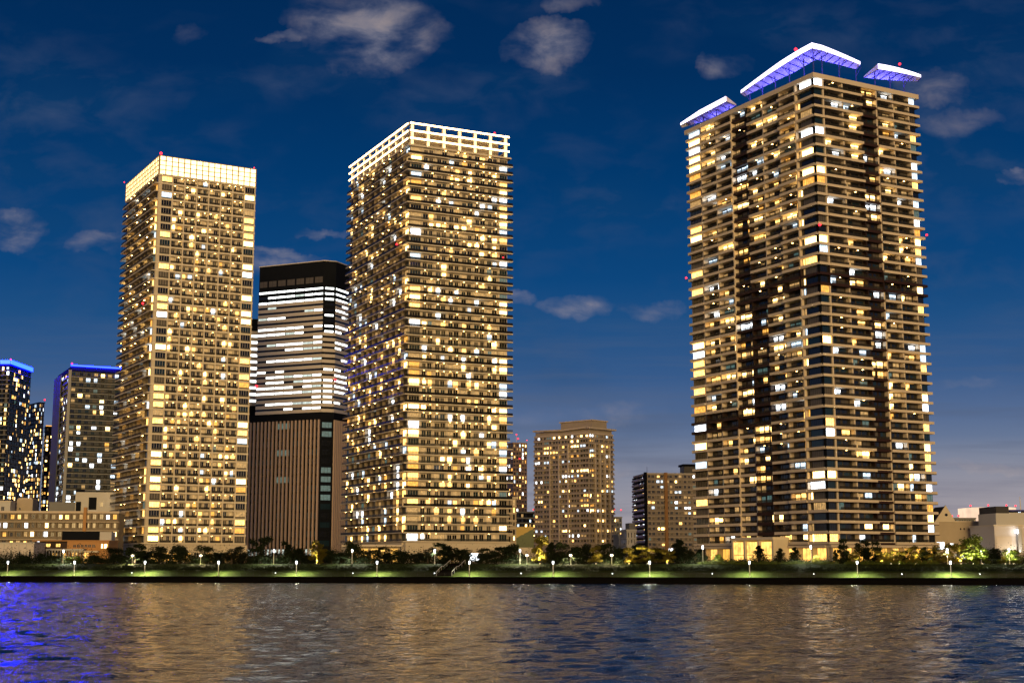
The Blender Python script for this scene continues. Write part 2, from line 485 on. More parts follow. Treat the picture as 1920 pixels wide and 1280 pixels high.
# ================================================================== the tower with the glowing glass crown (left)
def crown_tower():
    B = Building('apartment_tower', 'tall beige apartment tower under a glowing yellow glass crown, left of the striped office tower', 'apartment tower', 300, 292, 591, 30.0, 240, 480)
    Wr, Wl, W = B.Wr, B.Wl, B.wall
    ztop = B.zt; zc = ztop - 8.6; zf = 13.8; n = 45; h = (zc - zf) / n
    rec = 1.5
    W.box(rec, rec, 5.4, Wr - .2, Wl, zc - .05, 'cream_wall')
    FR, FL = B.FR, B.FL
    FL.box(W, 6.2, Wl, -rec, -rec + .03, zf, zc - .1, 'side_wall')  # thin darker skin, side face shade put into its colour
    g0, g1 = 6.2, 5.0
    nb = 6; bw = (Wr - g0 - g1) / nb
    bays = [(0, g0, 'g')] + [(g0 + i * bw, g0 + (i + 1) * bw, 'b') for i in range(nb)] + [(Wr - g1, Wr, 'g')]
    # podium
    FR.box(W, -.5, Wr + 1, -1.4, .6, 5.4, zf - .6, 'cream_wall')
    FL.box(W, .6, Wl, -1.4, .6, 5.4, zf - .6, 'cream_wall')
    for k in range(9):
        a = 3 + k * 4.6
        B.window(FR, a, a + 3.2, .63, 6.2, 9.8, R.choice(['lobby_deep', 'glass', 'lobby', 'lobby_deep']), 3, .15)
    nl = 9; lw = Wl / nl
    for i in range(n):
        z = zf + i * h
        m = MB(); rl = MB(); r2 = MB()
        FR.box(m, -.05, Wr + .35, -rec, .12, z - .38, z + .34, 'cream_slab')
        FL.box(m, .2, Wl + .4, -rec, 1.5, z - .30, z + .12, 'cream_slab')
        for (a, b_, k) in bays:
            if k == 'g':
                FR.box(W, a, b_, -rec, -.25, z + .34, z + h - .38, 'cream_wall')
                FR.box(rl, a + .25, b_ - .25, -.1, -.04, z + .36, z + 1.0, 'rail_clear')
                glass_bay(B, FR, a + .3, b_ - .3, -.22, z + .95, z + h - .42, .58 if a == 0 else .5, .85, 2.2)
            else:
                FR.box(rl, a + .3, b_ - .3, -.1, -.04, z + .36, z + 1.35, 'rail_bars')
                FR.box(W, a + bw * .45, a + bw * .55, -rec, -.7, z + .34, z + h - .38, 'cream_wall')
                balcony_windows(B, FR, a + .35, a + bw * .45, -rec + .03, z + .34, z + h - .38, .5, .78, 1, 1, .6, .96)
                balcony_windows(B, FR, a + bw * .55, b_ - .35, -rec + .03, z + .34, z + h - .38, .5, .78, 1, 1, .6, .96)
        for k in range(nb + 1):
            a = g0 + k * bw
            FR.box(W, a - .3, a + .3, -rec, .05, z + .34, z + h - .38, 'cream_wall')
        FR.box(W, Wr - .25, Wr + .2, -rec, .05, z + .34, z + h - .38, 'cream_wall')
        # side face: long open balconies
        FL.box(r2, g0 + .3, Wl - .3, 1.36, 1.42, z + .12, z + 1.2, 'rail_bars')
        FL.box(W, .02, g0 - 1.0, -rec, -.25, z + .34, z + h - .38, 'cream_wall')
        glass_bay(B, FL, .5, g0 - 1.2, -.22, z + .5, z + h - .42, .55, .85, .9)
        for k in range(nl):
            a = max(k * lw, g0)
            FL.box(W, a - .12, a + .12, -rec, .4, z + .12, z + h - .30, 'side_wall')
            balcony_windows(B, FL, a + .3, (k + 1) * lw - .3, -rec + .06, z + .12, z + h - .30, .62, .62, .4, 1, .7, .97)
        lm = MB()
        for k in range(nb):
            for q in (.25, .75):
                if R.random() < .4: FR.box(lm, g0 + (k + q) * bw - .2, g0 + (k + q) * bw + .2, -.9, -.65, z + h - .45, z + h - .385, 'balcony_lamp')
        for k in range(1, nl):
            if R.random() < .2: FL.box(lm, (k + R.uniform(.3, .7)) * lw - .3, (k + .5) * lw + .2, .1, .4, z + h - .38, z + h - .31, 'balcony_lamp')
        o = m.build('balcony', B.root)
        rl.build('railing', o); r2.build('railing', o)
        if lm.v: lm.build('ceiling_light', o, 'stuff')
    # glowing crown
    fr, gl = MB(), MB()
    W.box(2, 2, zc - .05, Wr - 2, Wl - 2, ztop - 1.5, 'cream_wall')
    for f, L in ((FR, Wr), (FL, Wl)):
        nc = int(L / 2.6); c = L / nc
        z0, z1 = zc + .3, ztop
        for k in range(nc):
            for j in range(4):
                q0, q1 = z0 + j * (z1 - z0) / 4, z0 + (j + 1) * (z1 - z0) / 4
                f.quad(gl, k * c + .12, (k + 1) * c - .12, .2, q0 + .12, q1 - .12, 'crown_glass')
        for k in range(nc + 1):
            f.box(fr, k * c - .2, k * c + .2, .1, .5, z0, z1, 'crown_frame')
        for j in range(5):
            q = z0 + j * (z1 - z0) / 4
            f.box(fr, -.3, L + .3, .12, .42, q - .14, q + .14, 'crown_frame')
        f.box(W, -.3 if f is FR else .3, L + .3, -1, .3, zc - .35, zc + .18, 'cream_slab')
    crown = fr.build('crown', B.root); gl.build('glass_panel', crown)
    beacon(B.root, (.6, .6, ztop + 1.3), .8)
    beacon(B.root, (Wr - .5, .8, ztop + 1.0), .35)
    beacon(B.root, (-1.6, 12, zc - 16 * h + 1.2), .7)
    beacon(B.root, (-1.6, Wl - 1, ztop + .8), .35)
    B.finish()
crown_tower()

# ================================================================== the tower with three lit roof rings (middle)
def ring_tower():
    B = Building('apartment_tower', 'tall beige apartment tower with three glowing rings around its open roof', 'apartment tower', 770, 230, 580, 26.2, 661, 951)
    Wr, Wl, W = B.Wr, B.Wl, B.wall
    FR, FL = B.FR, B.FL
    ztop = B.zt; zf = 14.4; n = 47; zc = ztop - 10.6; h = (zc - zf) / n
    W.box(0, 0, 5.4, Wr, Wl, zc, 'cream_wall')
    ov = 1.9
    FR.box(W, -1, Wr + 1.5, 0, 2.4, 5.4, zf - .5, 'cream_wall')
    FL.box(W, 0, Wl, 0, 1.8, 5.4, zf - .5, 'cream_wall')
    for k, a in enumerate((6, 13.5, 16, 18.5, 28)):
        B.window(FR, a, a + (5.5 if k == 4 else 2), 2.43, 6.3, 9.6 if k == 4 else 9, 'lit_white' if k == 4 else 'lobby', 3, .15)
    for k in range(6):
        B.window(FL, 8 + k * 5, 11.5 + k * 5, 1.83, 6, 9.2, R.choice(['lobby', 'lobby_deep', 'lit_bright']), 2, .2)
    g0, g1 = 5.6, 4.4
    nb = 6; bw = (Wr - g0 - g1) / nb
    nl = 10; lw = (Wl - 4.5) / nl
    for i in range(n):
        z = zf + i * h
        m = MB(); rl = MB(); r2 = MB()
        o2 = ov if i > 6 else ov - .4
        FR.box(m, -ov, Wr + (2.0 if i > 12 or i % 3 else .6), .0, o2, z - .26, z + .16, 'cream_slab')
        FL.box(m, .0, Wl + (1.0 if i > 8 else 3.2), .0, ov, z - .18, z + .10, 'cream_slab')
        rm = 'rail_dark' if R.random() < .8 else 'rail_clear'
        if i < 14: rm = 'rail_clear' if R.random() < .55 else 'rail_dark'
        FR.box(rl, -ov + .1, Wr + (1.9 if i > 12 or i % 3 else .5), o2 - .12, o2 - .06, z + .2, z + 1.25, rm)
        FL.box(r2, .2, Wl + .8, ov - .12, ov - .06, z + .2, z + 1.2, R.choice(['rail_bars', 'rail_clear', 'rail_dark']))
        for k in range(0, 8):
            a = (Wr + 1.5) * k / 8
            FR.box(rl, a - .04, a + .04, o2 - .2, o2 - .13, z + .16, z + 1.3, 'metal_dark')
        # windows
        glass_bay(B, FR, .5, g0 - .4, .05, z + .35, z + h - .5, .62 if i < n - 4 else .5, .82, 2.4)
        glass_bay(B, FL, .5, 4.2, .05, z + .35, z + h - .5, .58, .8, .9)
        for k in range(nb):
            a = g0 + k * bw
            FR.box(W, a - .45, a + .45, 0, .55, z + .16, z + h - .26, 'cream_wall')
            balcony_windows(B, FR, a + .5, a + bw * .5, .05, z + .2, z + h - .45, .52, .72, 1, 1, .6, .92)
            balcony_windows(B, FR, a + bw * .5, a + bw - .5, .05, z + .2, z + h - .45, .52, .72, 1, 1, .6, .92)
        a = Wr - g1
        FR.box(W, a - .45, a + .45, 0, .55, z + .16, z + h - .26, 'cream_wall')
        glass_bay(B, FR, a + .6, Wr - .2, .05, z + .35, z + h - .5, .55, .8, 1.6)
        for k in range(nl):
            a = 4.5 + k * lw
            FL.box(W, a - .12, a + .12, .03, ov - .5, z + .14, z + h - .24, 'side_wall')
            balcony_windows(B, FL, a + .4, a + lw - .4, .05, z + .2, z + h - .35, .62, .62, .4, 1, .7, .97)
        lm = MB()
        for k in range(2 * nb):
            if R.random() < .42: FR.box(lm, g0 + (k + .5) * bw / 2 - .3, g0 + (k + .5) * bw / 2 + .1, .9, 1.15, z + h - .34, z + h - .265, 'balcony_lamp')
        for k in range(nl):
            if R.random() < .35: FL.box(lm, 4.5 + (k + .5) * lw - .3, 4.5 + (k + .5) * lw + .2, .9, 1.2, z + h - .27, z + h - .19, 'balcony_lamp')
        o = m.build('balcony', B.root); rl.build('railing', o); r2.build('railing', o)
        if lm.v: lm.build('ceiling_light', o, 'stuff')
    # open roof frame with the three rings
    W.box(3, 3, zc, Wr - 3, Wl - 3, ztop - 1.8, 'tan_wall')
    FL.box(W, .0, Wl, .0, .03, zf, zc - .01, 'side_wall')  # darker skin over the cream wall, shade of this face as colour
    FR.box(W, -1.4, Wr + 1.4, -Wl, 1.4, zc, zc + .7, 'cream_slab')
    def pillars(f, L, nn):
        for k in range(nn + 1):
            if f is FL and k == 0: continue
            a = .8 + (L - 1.6) * k / nn
            pil = MB(); f.box(pil, a - .75, a + .75, -.9, .1, zc + .7, ztop - .85, 'cream_slab')
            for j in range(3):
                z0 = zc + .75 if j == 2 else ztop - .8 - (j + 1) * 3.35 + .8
                f.quad(pil, a - .6, a + .6, .13, z0, ztop - .85 - j * 3.35, 'pillar_lit_look')  # glowing quad stands for strip light on the pillar, no lamp itself
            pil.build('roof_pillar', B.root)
    pillars(FR, Wr, 6); pillars(FL, Wl, 9)
    for j in range(3):
        z = ztop - .8 - j * 3.35
        m = MB(); s = MB()
        for f, L, a0 in ((FR, Wr, -.6), (FL, Wl, .25)):
            f.box(m, a0, L + .6, .12, 1.0, z, z + .75, 'cream_slab')
            f.box(s, a0 + .02, L + .55, 1.02, 1.2, z + .05, z + .68, 'crown_strip')
        m.box(Wr - .3, 0, z, Wr + .58, Wl, z + .74, 'cream_slab')
        o = m.build('roof_ring', B.root); s.build('light_strip', o)
    beacon(B.root, (Wr - 6, .6, ztop + 1.2), .45)
    beacon(B.root, (-2.2, 9, zc - 12 * h + 1.4), .6)
    beacon(B.root, (Wr - 3, -2.2, zc - 13 * h + 1.4), .45)
    # low wing beside the tower on the river side
    B.finish()
ring_tower()

# ================================================================== the tower with blue-lit roof canopies (right)
def canopy_tower():
    B = Building('apartment_tower', 'broadest apartment tower with dark brown stripes and blue lit roof canopies', 'apartment tower', 1525, 138, 442, 28.7, 1288, 1713)
    Wr, Wl, W = B.Wr, B.Wl, B.wall
    FR, FL = B.FR, B.FL
    ztop = B.zt; zf = 12.0; n = 46; h = (ztop - 1.2 - zf) / n
    rec = 1.4
    W.box(rec, rec, 5.4, Wr, Wl, ztop - 1.4, 'recess_shade_wall')
    # faces: fractions of the right face, equal bays on the left face counted from the near corner
    rb = [(0, .082, 'g'), (.082, .265, 'b'), (.265, .445, 'b'), (.445, .60, 'd'), (.60, .765, 'b'), (.765, .925, 'b'), (.925, 1, 'g')]
    lw = Wl / 8
    for i in range(n):
        top = n - 1 - i
        z = zf + i * h
        cm_ = (pick(.8) if R.random() < .6 else R.choice(['glass', 'glass', 'glass_blue', 'glass_curtain']))
        m = MB(); rl = MB(); r2 = MB()
        band = top in (19, 20)
        bandL = top in (32, 33)
        low = i < 9
        z1 = z + h - .42
        for j, (f0, f1, k) in enumerate(rb):
            a, b_ = f0 * Wr, f1 * Wr
            drk = k == 'd' or band
            sm = 'brown_slab' if drk else 'tan_slab'
            ov = .95 if k != 'd' else .35
            if k == 'b' and j in (1, 2): ov = 1.15
            a_, be = (a - (ov if j == 0 else 0)), (b_ + (1.1 if j == 6 else 0))
            FR.box(m, a_ + .01, be - .01, -rec, ov, z - .42, z + .16, sm)
            if low: FR.box(m, a_ + .01, be - .01, .0, ov + .1, z - .6, z - .44, 'brown_slab')
            up = .42
            FR.box(m, a_ + .01, be - .01, ov - .2, ov - .005, z + .16, z + up, sm if not low else 'tan_slab')
            if k == 'g':
                FR.box(W, a + .02, b_, -rec, -.25, z + .16, z1, 'dark_wall')
                glass_bay(B, FR, a + (.22 if j == 0 else .3), b_ - .15, -.2, z + .45, z1 - .04, .5 if j == 0 else .62, .7, 2.4, .8, cm_ if j == 0 else None)
            else:
                FR.box(rl, a + .35, b_ - .35, ov - .16, ov - .1, z + up + .02, z + 1.3, 'rail_bars')
                pw = 'brown_wall' if drk else 'tan_slab'
                FR.box(W, a - .28, a + .28, -rec, .3, z + .16, z1, pw)
                if k == 'd':
                    FR.box(W, a + .28, b_ - .28, -rec, -rec + .06, z + .16, z1, 'brown_wall')
                    balcony_windows(B, FR, a + .4, b_ - .4, -rec + .1, z + .16, z1, .5, .5, 1.2, 1, .7, .9)
                else:
                    half = (a + b_) / 2
                    balcony_windows(B, FR, a + .5, half, -rec + .03, z + .16, z1, .24 if j in (1, 4) else .55, .6, 1, 1, .78, .95)
                    balcony_windows(B, FR, half, b_ - .5, -rec + .03, z + .16, z1, .24 if j in (1, 5) else .55, .6, 1, 1, .78, .95)
        FR.box(W, .925 * Wr - .28, .925 * Wr + .28, -rec, .3, z + .16, z1, 'tan_slab')
        for j in range(8):
            a, b_ = j * lw, (j + 1) * lw
            drk = (j == 4 and top < 34) or (j == 3 and top >= 20) or (band and j <= 3) or (bandL and j >= 4)
            sm = 'brown_slab' if drk else 'tan_slab'
            ov = {0: .95, 1: 1.35, 2: .5, 3: .5, 4: .2, 5: .9, 6: 1.0, 7: 1.2}[j]
            FL.box(m, a + .01, b_ - .01, -rec, ov, z - .42, z + .16, sm)
            if low: FL.box(m, a + .01, b_ - .01, .0, ov + .1, z - .6, z - .44, 'brown_slab')
            FL.box(m, a + .01, b_ - .01, ov - .2, ov - .005, z + .16, z + .5, sm)
            if j == 0:
                FL.box(W, a + .4, b_ - .1, -rec, -.25, z + .16, z1, 'dark_wall')
                glass_bay(B, FL, a + .22, b_ - 1.6, -.2, z + .45, z1 - .04, .42, .75, 1.6, .8, cm_)
                B.window(FL, b_ - 1.4, b_ - .5, -.2, z + .5, z1 - .1, pick() if R.random() < .4 else 'glass', 1)
            elif j == 7:
                FL.box(W, a + 1.5, b_, -rec, -.25, z + .16, z1, 'tan_wall')
                glass_bay(B, FL, a + 2.0, b_ - .2, -.2, z + .3, z1 - .04, .52, .85, 1.4, .9)
            else:
                FL.box(r2, a + .3, b_ - .3, ov - .16, ov - .1, z + .52, z + 1.3, 'rail_bars')
                balcony_windows(B, FL, a + .4, b_ - .4, -rec + .03, z + .16, z1, .95 if top in (9, 10, 11, 12, 13) else .6, .92 if 8 < top < 14 else .7, .8, 1, .75, .95)  # extra lit windows added to stand in for city lights mirrored in railings
            if j: FL.box(W, a - .25, a + .25, -rec, ov * .6, z + .16, z1, 'brown_wall' if drk or (j == 5 and False) else 'tan_slab')
            if drk: FL.box(W, a + .25, b_ - .25, -rec, -rec + .01, z + .16, z1, 'brown_wall')
        lm = MB()
        for j, (f0, f1, k) in enumerate(rb):
            if k == 'b' and R.random() < .2: FR.box(lm, (f0 * .4 + f1 * .6) * Wr - .2, (f0 * .4 + f1 * .6) * Wr + .2, -.6, -.35, z1 - .08, z1 - .01, 'balcony_lamp')
        for j in range(1, 7):
            if R.random() < .22: FL.box(lm, (j + .55) * lw - .25, (j + .55) * lw + .2, -.5, -.25, z1 - .08, z1 - .01, 'balcony_lamp')
        o = m.build('balcony', B.root); rl.build('railing', o); r2.build('railing', o)
        if lm.v: lm.build('ceiling_light', o, 'stuff')
    # parapet
    p = MB()
    FR.box(p, -1, Wr + 1, -rec, 1.0, ztop - 1.6, ztop, 'tan_slab')
    FL.box(p, 1.4, Wl + 1, -rec, 1.0, ztop - 1.6, ztop, 'tan_slab')
    p.box(rec, rec, ztop - 1.4, Wr + 1, Wl + 1, ztop - .6, 'roof_dark')
    p.build('parapet', B.root)
    # ground floor: glowing lobby and shop fronts
    FR.box(W, -.6, Wr + .8, -rec, 1.2, zf - 1.4, zf - .62, 'tan_slab')
    FL.box(W, 1.2, Wl, -rec, 1.2, zf - 1.4, zf - .62, 'tan_slab')
    for k in range(9):
        a = .5 + k * Wr / 9
        FR.box(W, a - .4, a + .2, -rec, .6, 5.4, zf - 1.42, 'tan_wall')
        B.window(FR, a + .3, a + Wr / 9 - .5, -rec + .05, 5.6, zf - 1.6, R.choice(['lobby', 'lobby_deep', 'lobby_deep']), 4, .12, 1.5)
    for k in range(10):
        a = 1 + k * Wl / 10
        FL.box(W, a - .4, a + .2, -rec, .6, 5.4, zf - 1.42, 'tan_wall')
        if k not in (4, 9): B.window(FL, a + .3, a + Wl / 10 - .5, -rec + .05, 5.6, zf - 1.6, R.choice(['lobby', 'lobby_deep', 'lobby']), 4, .12, 1.5)
    # entrance hall in front of the side face
    hall = MB(); a0, a1 = 19.5, 41.5
    FL.box(hall, a0, a1, 0, 7, 13.2, 14.1, 'cream_slab')
    for a in (a0, a0 + 7.4, a0 + 14.8, a1 - .8): FL.box(hall, a, a + .8, .2, 6.8, 5.4, 13.2, 'cream_wall')
    FL.box(hall, a0 + .8, a1 - .8, .2, .5, 5.4, 13.2, 'cream_wall')
    hl = hall.build('entrance_hall', B.root)
    for k in range(3):
        w_ = MB(); a = a0 + .8 + k * 7.4 + .5
        L_ = 5.6
        for q in range(4):
            for z0_, z1_ in ((5.6, 8.2), (8.4, 12.6)):
                FL.quad(w_, a + q * L_ / 4 + .06, a + (q + 1) * L_ / 4 - .06, 6.4, z0_, z1_, 'lobby')
        w_.build('window', hl)
    # ---- canopies
    def canopy(stations, depth, name='roof_canopy'):
        """stations: (point on the outer edge, inward direction, height, relative depth)"""
        cb, eb = MB(), MB()
        pts = []
        for (x, y), (ix, iy), z, k in stations:
            d = depth * k
            pts.append(((x, y, z), (x + ix * d, y + iy * d, z - .9), (x, y, z + 1.9 * (.35 + .65 * min(1, k))), (x + ix * d, y + iy * d, z - .4)))
        for q in range(len(pts) - 1):
            a, b_ = pts[q], pts[q + 1]
            cb.quad(a[0], b_[0], b_[1], a[1], 'membrane')
            cb.quad(a[2], b_[2], b_[3], a[3], 'metal_white')
            cb.quad(a[1], b_[1], b_[3], a[3], 'membrane')
            eb.quad(a[0], b_[0], b_[2], a[2], 'canopy_edge')
        for e in (pts[0], pts[-1]): cb.quad(e[0], e[1], e[3], e[2], 'membrane')
        o = cb.build(name, B.root); eb.build('light_edge', o)
        for q in range(len(pts)):
            a = pts[q]; sm = MB()
            sm.tube([(a[0][0], a[0][1], a[0][2] - .15), (a[1][0], a[1][1], a[1][2] - .15)], [.14, .14], 'blue_steel', 4); sm.build('rib', o)
        return o
    def posts(o, lst):
        for (x, y, z, ox, oy) in lst:
            pm = MB()
            pm.tube([(x, y, ztop - .6), (x, y, z - .4)], [.22, .22], 'blue_steel', 6)
            pm.tube([(x, y, z - 3.2), (x + ox * 2.6, y + oy * 2.6, z - .6)], [.1, .1], 'blue_steel', 5)
            pm.build('post', o)
    def lamps(o, lst):
        for (x, y, z, ln) in lst:
            L = bpy.data.lights.new('floodlight', 'AREA'); L.shape = 'RECTANGLE'; L.size = 5; L.size_y = 2.5
            L.energy = ln; L.color = (.16, .14, 1)
            l = bpy.data.objects.new('floodlight', L); C.objects.link(l); l.parent = o
            l.location = (x, y, z); l.rotation_euler = (math.pi, 0, 0)
    ovh = 1.6
    hz = lambda s, a, b_, e: a - (a - b_) * (s / e) ** 1.35
    st = []
    EL, ER = 36.5, 19.5
    for q in range(11):
        s = EL * (1 - q / 10)
        if q == 10: break
        st.append(((-ovh, s), (1, 0), ztop + hz(s, 8.0, 4.0, EL), min(1, .28 + .10 * q * 1.2)))
    st.append(((-ovh, -ovh), (.72, .72), ztop + 8.0, 1.2))
    for q in range(1, 8):
        s = ER * q / 7
        st.append(((s, -ovh), (0, 1), ztop + hz(s, 8.2, 6.0, ER), max(.35, 1.0 - .09 * q)))
    c1 = canopy(st, 6.2)
    posts(c1, [(1.2, s, ztop + hz(s, 8.2, 4.2, EL), -1, 0) for s in (35, 28, 21, 13.5, 6)] + [(s, 1.2, ztop + hz(s, 8.2, 6, ER), 0, -1) for s in (1.2, 5, 12.5, 20)])
    lamps(c1, [(4, s, ztop + .3, 900) for s in (32, 24, 16, 8)] + [(s, 4, ztop + .3, 900) for s in (4, 11, 18)])
    st = []
    for q in range(8):
        s = Wl + 2.5 - (Wl + 2.5 - 45) * q / 7
        st.append(((-ovh, s), (1, 0), ztop + 2.6 + 1.0 * q / 7, .15 + .85 * min(1, q / 3)))
    c2 = canopy(st, 4.5)
    posts(c2, [(.8, s, ztop + 3, -1, 0) for s in (Wl - 3, 62, 54, 46.5)])
    lamps(c2, [(4, s, ztop + .3, 500) for s in (66, 57, 49)])
    st = []
    for q in range(7):
        s = 27.5 + (Wr + 2 - 27.5) * q / 6
        st.append(((s, -ovh), (0, 1), ztop + 5.9 + 1.3 * q / 6 - .9 * (q / 6) ** 2, 1 - .75 * (q / 6) ** 2))
    c3 = canopy(st, 7)
    posts(c3, [(s, 1.2, ztop + 6, 0, -1) for s in (28.5, 35.5, 42)])
    lamps(c3, [(s, 5, ztop + .3, 900) for s in (28, 35, 41)])
    beacon(B.root, (-1.2, 7, ztop + 10.5), .7)
    beacon(B.root, (38, -1.2, ztop + 9.6), .6)
    beacon(B.root, (Wr + 1.4, -1.3, ztop - 15 * h), .5)
    beacon(B.root, (-1.6, Wl + .8, ztop - 17 * h), .5)
    beacon(B.root, (-.6, -1.2, ztop - 15.6 * h), .6)
    B.finish()
canopy_tower()

# ================================================================== striped office tower
def office_tower():
    B = Building('office_tower', 'office tower with white ribbon windows above a dark base of vertical fins', 'office tower', 622, 488, 760, 66.0, 487, 676)
    Wr, Wl, W = B.Wr, B.Wl, B.wall
    Wr = 60
    ch = 5.0
    ztop = B.zt
    zm = CAMZ + ray(600, 772)[1] * 762      # top of the dark belt
    zl = CAMZ + ray(600, 786)[1] * 762
    FR = Face((ch, 0), (1, 0), (0, -1), Wr - ch)
    FL = Face((0, ch), (0, 1), (-1, 0), Wl - ch)
    dg = math.sqrt(.5)
    FC = Face((0, ch), (dg, -dg), (-dg, -dg), ch / dg)
    poly = [(ch, 0), (Wr, 0), (Wr, Wl), (0, Wl), (0, ch)]
    W.prism(poly, zm, ztop, 'dark_wall', 'roof_dark')
    mb = MB()
    rim = [(ch - .3, -.35), (Wr + .3, -.35), (Wr + .3, Wl + .3), (-.35, Wl + .3), (-.35, ch - .3)]
    mb.prism(rim, ztop, ztop + .5, 'white_band'); mb.build('roof_rim', B.root)
    n = 22; z_lit = CAMZ + ray(600, 548)[1] * 762
    h = (z_lit - zm) / n
    pats = [1, 1, .95, .3, .2, .7, 0, .95, .75, 0, .8, .45, .05, .7, 0, .5, .7, .9, 1, .95, .1, .9, .5]
    for i in range(n + 1):
        z = zm + i * h
        top = n - i
        m = MB()
        if top > 1:
            for f in (FR, FL):
                f.box(m, .02, f.L - .02, 0, .35, z + .02, z + h * .60, 'white_band')
            if top >= 8: FC.box(m, .02, FC.L - .02, 0, .35, z + .02, z + h * .60, 'white_band')
            m.build('spandrel', B.root)
        p = pats[min(top, len(pats) - 1)]
        z0, z1 = z + h * .63, z + h * .99
        nb = 7; c = FL.L / nb
        start = R.random() < .5
        for k in range(nb):
            q = k / nb if start else 1 - k / nb
            lit = q < p + .02 and R.random() < .93
            B.window(FL, k * c + .2, (k + 1) * c - .2, .06, z0, z1, ('office_lit' if R.random() < .85 else 'office_dim') if lit else 'glass', 2, .1, 2)
        nb = 8; c = FR.L / nb
        for k in range(nb):
            lit = R.random() < p * (.95 if k < 2 else .25)
            B.window(FR, k * c + .2, (k + 1) * c - .2, .06, z0, z1, 'office_lit' if lit else 'glass', 3, .1, .8)
        B.window(FC, 1, FC.L - 1, .06, z0, z1, 'office_lit' if R.random() < p * .8 else 'glass', 2, .1)
    # dim storey in the dark top
    c = FL.L / 7
    for k in range(7): B.window(FL, k * c + .5, (k + 1) * c - .5, .06, z_lit + h * 1.9, z_lit + h * 3.0, 'glass_curtain', 2)
    # lower part: dark glass with fins
    ex = 5.5
    poly2 = [(ch, .1), (Wr - .1, .1), (Wr - .1, Wl + ex), (.1, Wl + ex), (.1, ch)]
    W.prism(poly2, 5.4, zl, 'dark_wall')
    W.prism([(ch, -.5), (Wr, -.5), (Wr, Wl + ex + .3), (-.5, Wl + ex + .3), (-.5, ch)], zl, zm, 'dark_wall')
    L = Wl + ex - ch; nf = 20
    for k in range(nf):
        a = .8 + k * (L - 1.2) / (nf - 1)
        fn = MB(); FL.box(fn, a - .42, a + .42, -.05, .9, 9, zl, 'fin'); fn.build('fin', B.root)
    nf = 30
    for k in range(nf):
        a = 1 + k * (FR.L - 2) / (nf - 1)
        fn = MB(); FR.box(fn, a - .48, a + .48, -.05, .8, 9, zl, 'fin'); fn.build('fin', B.root)
    nlo = 15; hl = (zl - 9) / nlo
    for i in range(nlo):
        z = 9 + i * hl
        for k in range(5):
            a = L * k / 5
            mm = 'lit_teal' if (k in (2,) and R.random() < .3) else R.choice(['glass', 'glass', 'glass', 'glass_blue'])
            if i == 0: mm = 'office_dim'
            B.window(FL, a + .6, a + L / 5 - .6, -.03, z + .5, z + hl * .75, mm, 3, .1, .6)
        B.window(FC, .8, FC.L - .8, .06, z + .5, z + hl * .7, R.choice(['lit_teal', 'glass_blue', 'glass_blue', 'glass', 'glass']), 3, .1, .8)
    beacon(B.root, (-.8, Wl - .5, zm + 5.4 * h), .9)
    beacon(B.root, (ch, -.9, zm + 5.9 * h), .9)
    B.finish()
office_tower()

# ================================================================== other apartment blocks: one generic builder
def block(B, h, z0, top, bayR, bayL, wall, slab, rail, pR, pL, warm, ov=.9, rec=.0, colw=.5, slab_t=.45, cap=None, dens=1, maxwin=100, wr=1.0, colR=True, railh=1.1):
    W = B.wall; Wr, Wl = B.Wr, B.Wl
    W.box(rec, rec, B.zb, Wr, Wl, top, wall)
    W.box(rec - .3, rec - .3, top, Wr + .3, Wl + .3, top + .8, cap or slab)
    n = max(1, int(round((top - z0) / h))); h = (top - z0) / n
    for i in range(n):
        z = z0 + i * h
        m = MB(); rl = MB(); r2 = MB()
        B.FR.box(m, -ov if ov else -.02, Wr + ov * .5, -rec, ov + .02, z - slab_t * .6, z + slab_t * .4, slab)
        B.FL.box(m, .02, Wl, -rec, ov + .02, z - slab_t * .6, z + slab_t * .4, slab)
        if rail:
            B.FR.box(rl, .1, Wr - .1, ov - .1, ov - .03, z + slab_t * .4, z + railh, rail)
            B.FL.box(r2, .1, Wl - .1, ov - .1, ov - .03, z + slab_t * .4, z + railh, rail)
        for f, nb, p, w in ((B.FR, bayR, pR, wr), (B.FL, bayL, pL, .6)):
            c = f.L / nb
            for k in range(nb):
                if colw and k: f.box(W, k * c - colw / 2, k * c + colw / 2, -rec, max(.25, ov * .7), z + slab_t * .4, z + h - slab_t * .6, wall)
                balcony_windows(B, f, k * c + .4, (k + 1) * c - .4, -rec + .05, z + slab_t * .4, z + h - slab_t * .6 - .1, p, warm, w, dens)
        o = m.build('balcony', B.root)
        if rl.v: rl.build('railing', o); r2.build('railing', o)
    return n, h

# far left: four towers behind
B = Building('apartment_tower', 'black tower with a blue neon roof line at the left edge', 'apartment tower', 20, 676, 1000, 88, -120, 49, 5.4, Wr=40)
block(B, 3.3, 10, B.zt - 4, 8, 16, 'dark_wall', 'grey_wall', None, .45, .5, .7, .25, 0, .4, .5, 'dark_wall')
neon = MB()
B.FR.box(neon, -.5, B.Wr + .5, .3, 1.2, B.zt - 2.4, B.zt + .3, 'blue_neon'); B.FL.box(neon, 0, B.Wl, .3, 1.2, B.zt - 2.4, B.zt + .3, 'blue_neon')
neon.build('neon_line', B.root)
cb = MB(); cb.box(.5, .5, B.zt - 3.1, B.Wr - .5, B.Wl - .5, B.zt - .2, 'dark_wall'); cb.build('roof_box', B.root)
beacon(B.root, (0, 0, B.zt + 1), .7)
# upright blue neon bars on the side of this tower that faces the river
B.finish()

B = Building('apartment_tower', 'dark tower of many lit windows between the black neon tower and the slim red-topped one', 'apartment tower', 74, 752, 1100, 40, 46, 83, 5.4)
block(B, 3.3, 10, B.zt - 1.5, 3, 6, 'slate_wall', 'dark_wall', None, .75, .7, .7, .3, 0, .5, .5, 'dark_wall')
beacon(B.root, (B.Wr, 0, B.zt + 1.5), .9); B.finish()

